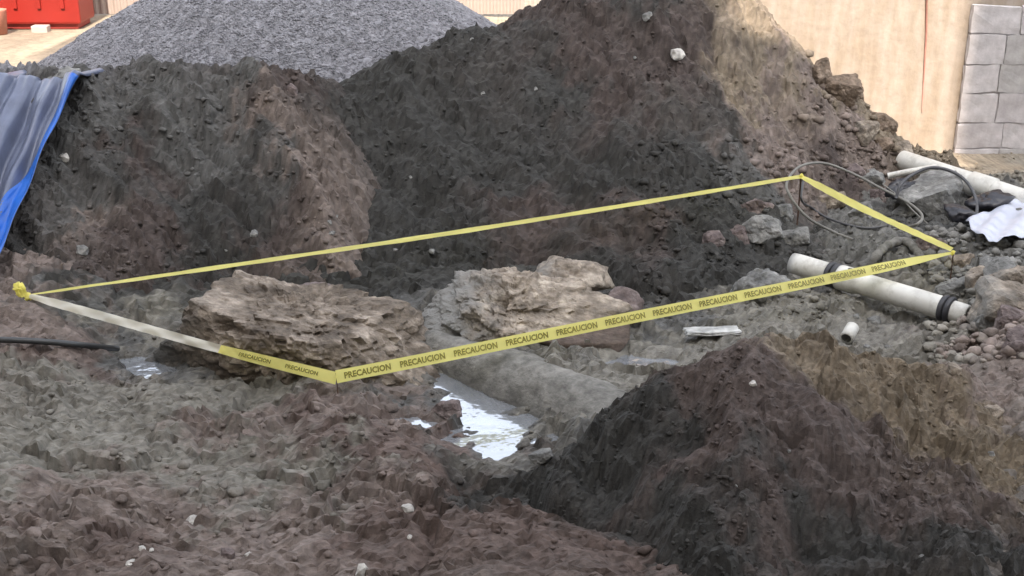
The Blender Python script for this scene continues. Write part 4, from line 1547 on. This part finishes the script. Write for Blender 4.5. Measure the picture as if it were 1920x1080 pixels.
for q, p in zip(stones, HP):
    u, v, w, h, mk, lab = q[:6]
    grp = q[6] if len(q) > 6 else "loose stones"
    d = np.linalg.norm(p - [0, 0, CAM_H])
    hw, hh = w / 2 * d / F_PX, h / 2 * d / F_PX
    size = (hw * 1.08, hw * rng.uniform(.75, 1.0), hh * 1.15)
    big = w > 30
    V, Fc = rock_shape(rand_planes(size, rng, 5), sub=4 if big else 2, amp=hw * .16, scale=hw * 1.1, seed=rng.randint(1, 9999), chips=7, rot=rot3(rng.uniform(-.35, .35), rng.uniform(-.35, .35), 0))
    o = mesh_np("stone" if big else "pebble", V, Fc, MATS[mk], smooth=False)
    o.location = tuple(p + np.array([0, .25 * hw, hh * .12]))
    o.rotation_euler = (rng.uniform(-.1, .1), rng.uniform(-.15, .15), rng.uniform(-.5, .5))
    tag(o, lab, "stone" if big else "pebble", grp)

# ------------------------------------------------------------------ crumbs and clods of soil
def scatter(name, fieldset, n, region, size, seed, sub, label, mat=M_SOIL, bright=(0.75, 1.35), dens=None, parent=None, squash=.75, sink=.25):
    rg = np.random.default_rng(seed)
    u = rg.uniform(region[0], region[2], n)
    v = rg.uniform(region[1], region[3], n)
    P = []
    for k in range(0, n, 1500):
        P.append(hits(list(zip(u[k:k + 1500], v[k:k + 1500])), 300))
    P = np.vstack(P)
    which = map_field(P[:, 0], P[:, 1])
    ok = np.isin(which, fieldset)
    if dens is not None:
        ok &= rg.uniform(0, 1, n) < np.clip(0.5 + 1.2 * noise2(P[:, 0] * dens, P[:, 1] * dens, seed), .08, 1)
    P, which = P[ok], which[ok]
    P[:, 2] = map_z(P[:, 0], P[:, 1])
    m = len(P)
    if m == 0:
        return None
    D, Fc = ico(sub)
    nv = len(D)
    s = size[0] * (size[1] / size[0]) ** (rg.uniform(0, 1, m) ** 2.2)
    V = np.repeat(D[None], m, 0) * (1 + rg.uniform(-.3, .3, (m, nv, 1)))
    V[:, :, 2] *= squash
    V[:, :, 0] *= rg.uniform(.75, 1.4, (m, 1))
    a = rg.uniform(0, 6.28, m)
    c_, s_ = np.cos(a)[:, None], np.sin(a)[:, None]
    vx = V[:, :, 0] * c_ - V[:, :, 1] * s_
    vy = V[:, :, 0] * s_ + V[:, :, 1] * c_
    V = np.stack([vx, vy, V[:, :, 2]], 2) * s[:, None, None] + P[:, None, :]
    V[:, :, 2] += (s * (squash - sink) * .6)[:, None]
    F = (Fc[None] + (np.arange(m) * nv)[:, None, None]).reshape(-1, 3)
    col = np.zeros((m, 3))
    for k in set(which.tolist()):
        i = which == k
        ct, sd, cw = COLS[k]
        col[i] = colour_field(ct, P[i, 0], P[i, 1], sd, warp=cw)
    col *= rg.uniform(bright[0], bright[1], (m, 1))
    o = mesh_np(name, V.reshape(-1, 3), F, mat, parent, col=np.repeat(col, nv, 0))
    tag(o, kind="stuff")
    if parent is None:
        tag(o, label, "soil")
    return o


# fields: 0 ground, 1 tall heap, 2 bank, 3 front heap, 4 gravel
scatter("soil_crumbs", [0], 3000, (0, 560, 1920, 1080), (.004, .022), 1, 1, "loose soil crumbs and clods strewn over the pit ground", dens=1.6, bright=(.85, 1.2), sink=.5)
scatter("soil_crumbs", [0, 1], 2600, (1200, 260, 1920, 600), (.006, .045), 2, 1, "rubble crumbs around the hoses and drain pipe", dens=1.6, bright=(.85, 1.35), sink=.4)
scatter("soil_clods", [0], 450, (0, 700, 1300, 1090), (.012, .042), 21, 2, "lumpy clods of soil scattered over the front bank", dens=1.1, bright=(.8, 1.2), sink=.7)
scatter("rubble", [0, 1], 700, (1500, 60, 1800, 340), (.015, .06), 12, 1, "rubble", dens=1.6, bright=(.9, 1.4), sink=.3, parent=heap_mid)
scatter("rubble", [0], 420, (1740, 430, 1925, 680), (.018, .055), 14, 2, "pale broken rubble along the pit edge below the white sheet", bright=(1.0, 1.9), sink=.3)
scatter("soil_crumbs", [1], 3000, (590, 0, 1760, 560), (.005, .022), 3, 1, "soil crumbs", dens=1.2, parent=heap_mid, bright=(.85, 1.4), sink=.6)
scatter("soil_crumbs", [2], 2200, (0, 120, 660, 560), (.005, .03), 4, 1, "soil crumbs", dens=1.3, parent=bank, bright=(.85, 1.4), sink=.6)
scatter("soil_crumbs", [3], 4000, (860, 610, 1920, 1080), (.003, .017), 5, 1, "soil crumbs", dens=1.5, parent=heap_front, bright=(.85, 1.4), sink=.6)
scatter("gravel_stones", [4], 34000, (0, 0, 960, 200), (.005, .014), 6, 0, "gravel", mat=M_GRAVEL, bright=(0.8, 1.3), parent=gravel, squash=.8, sink=.4)
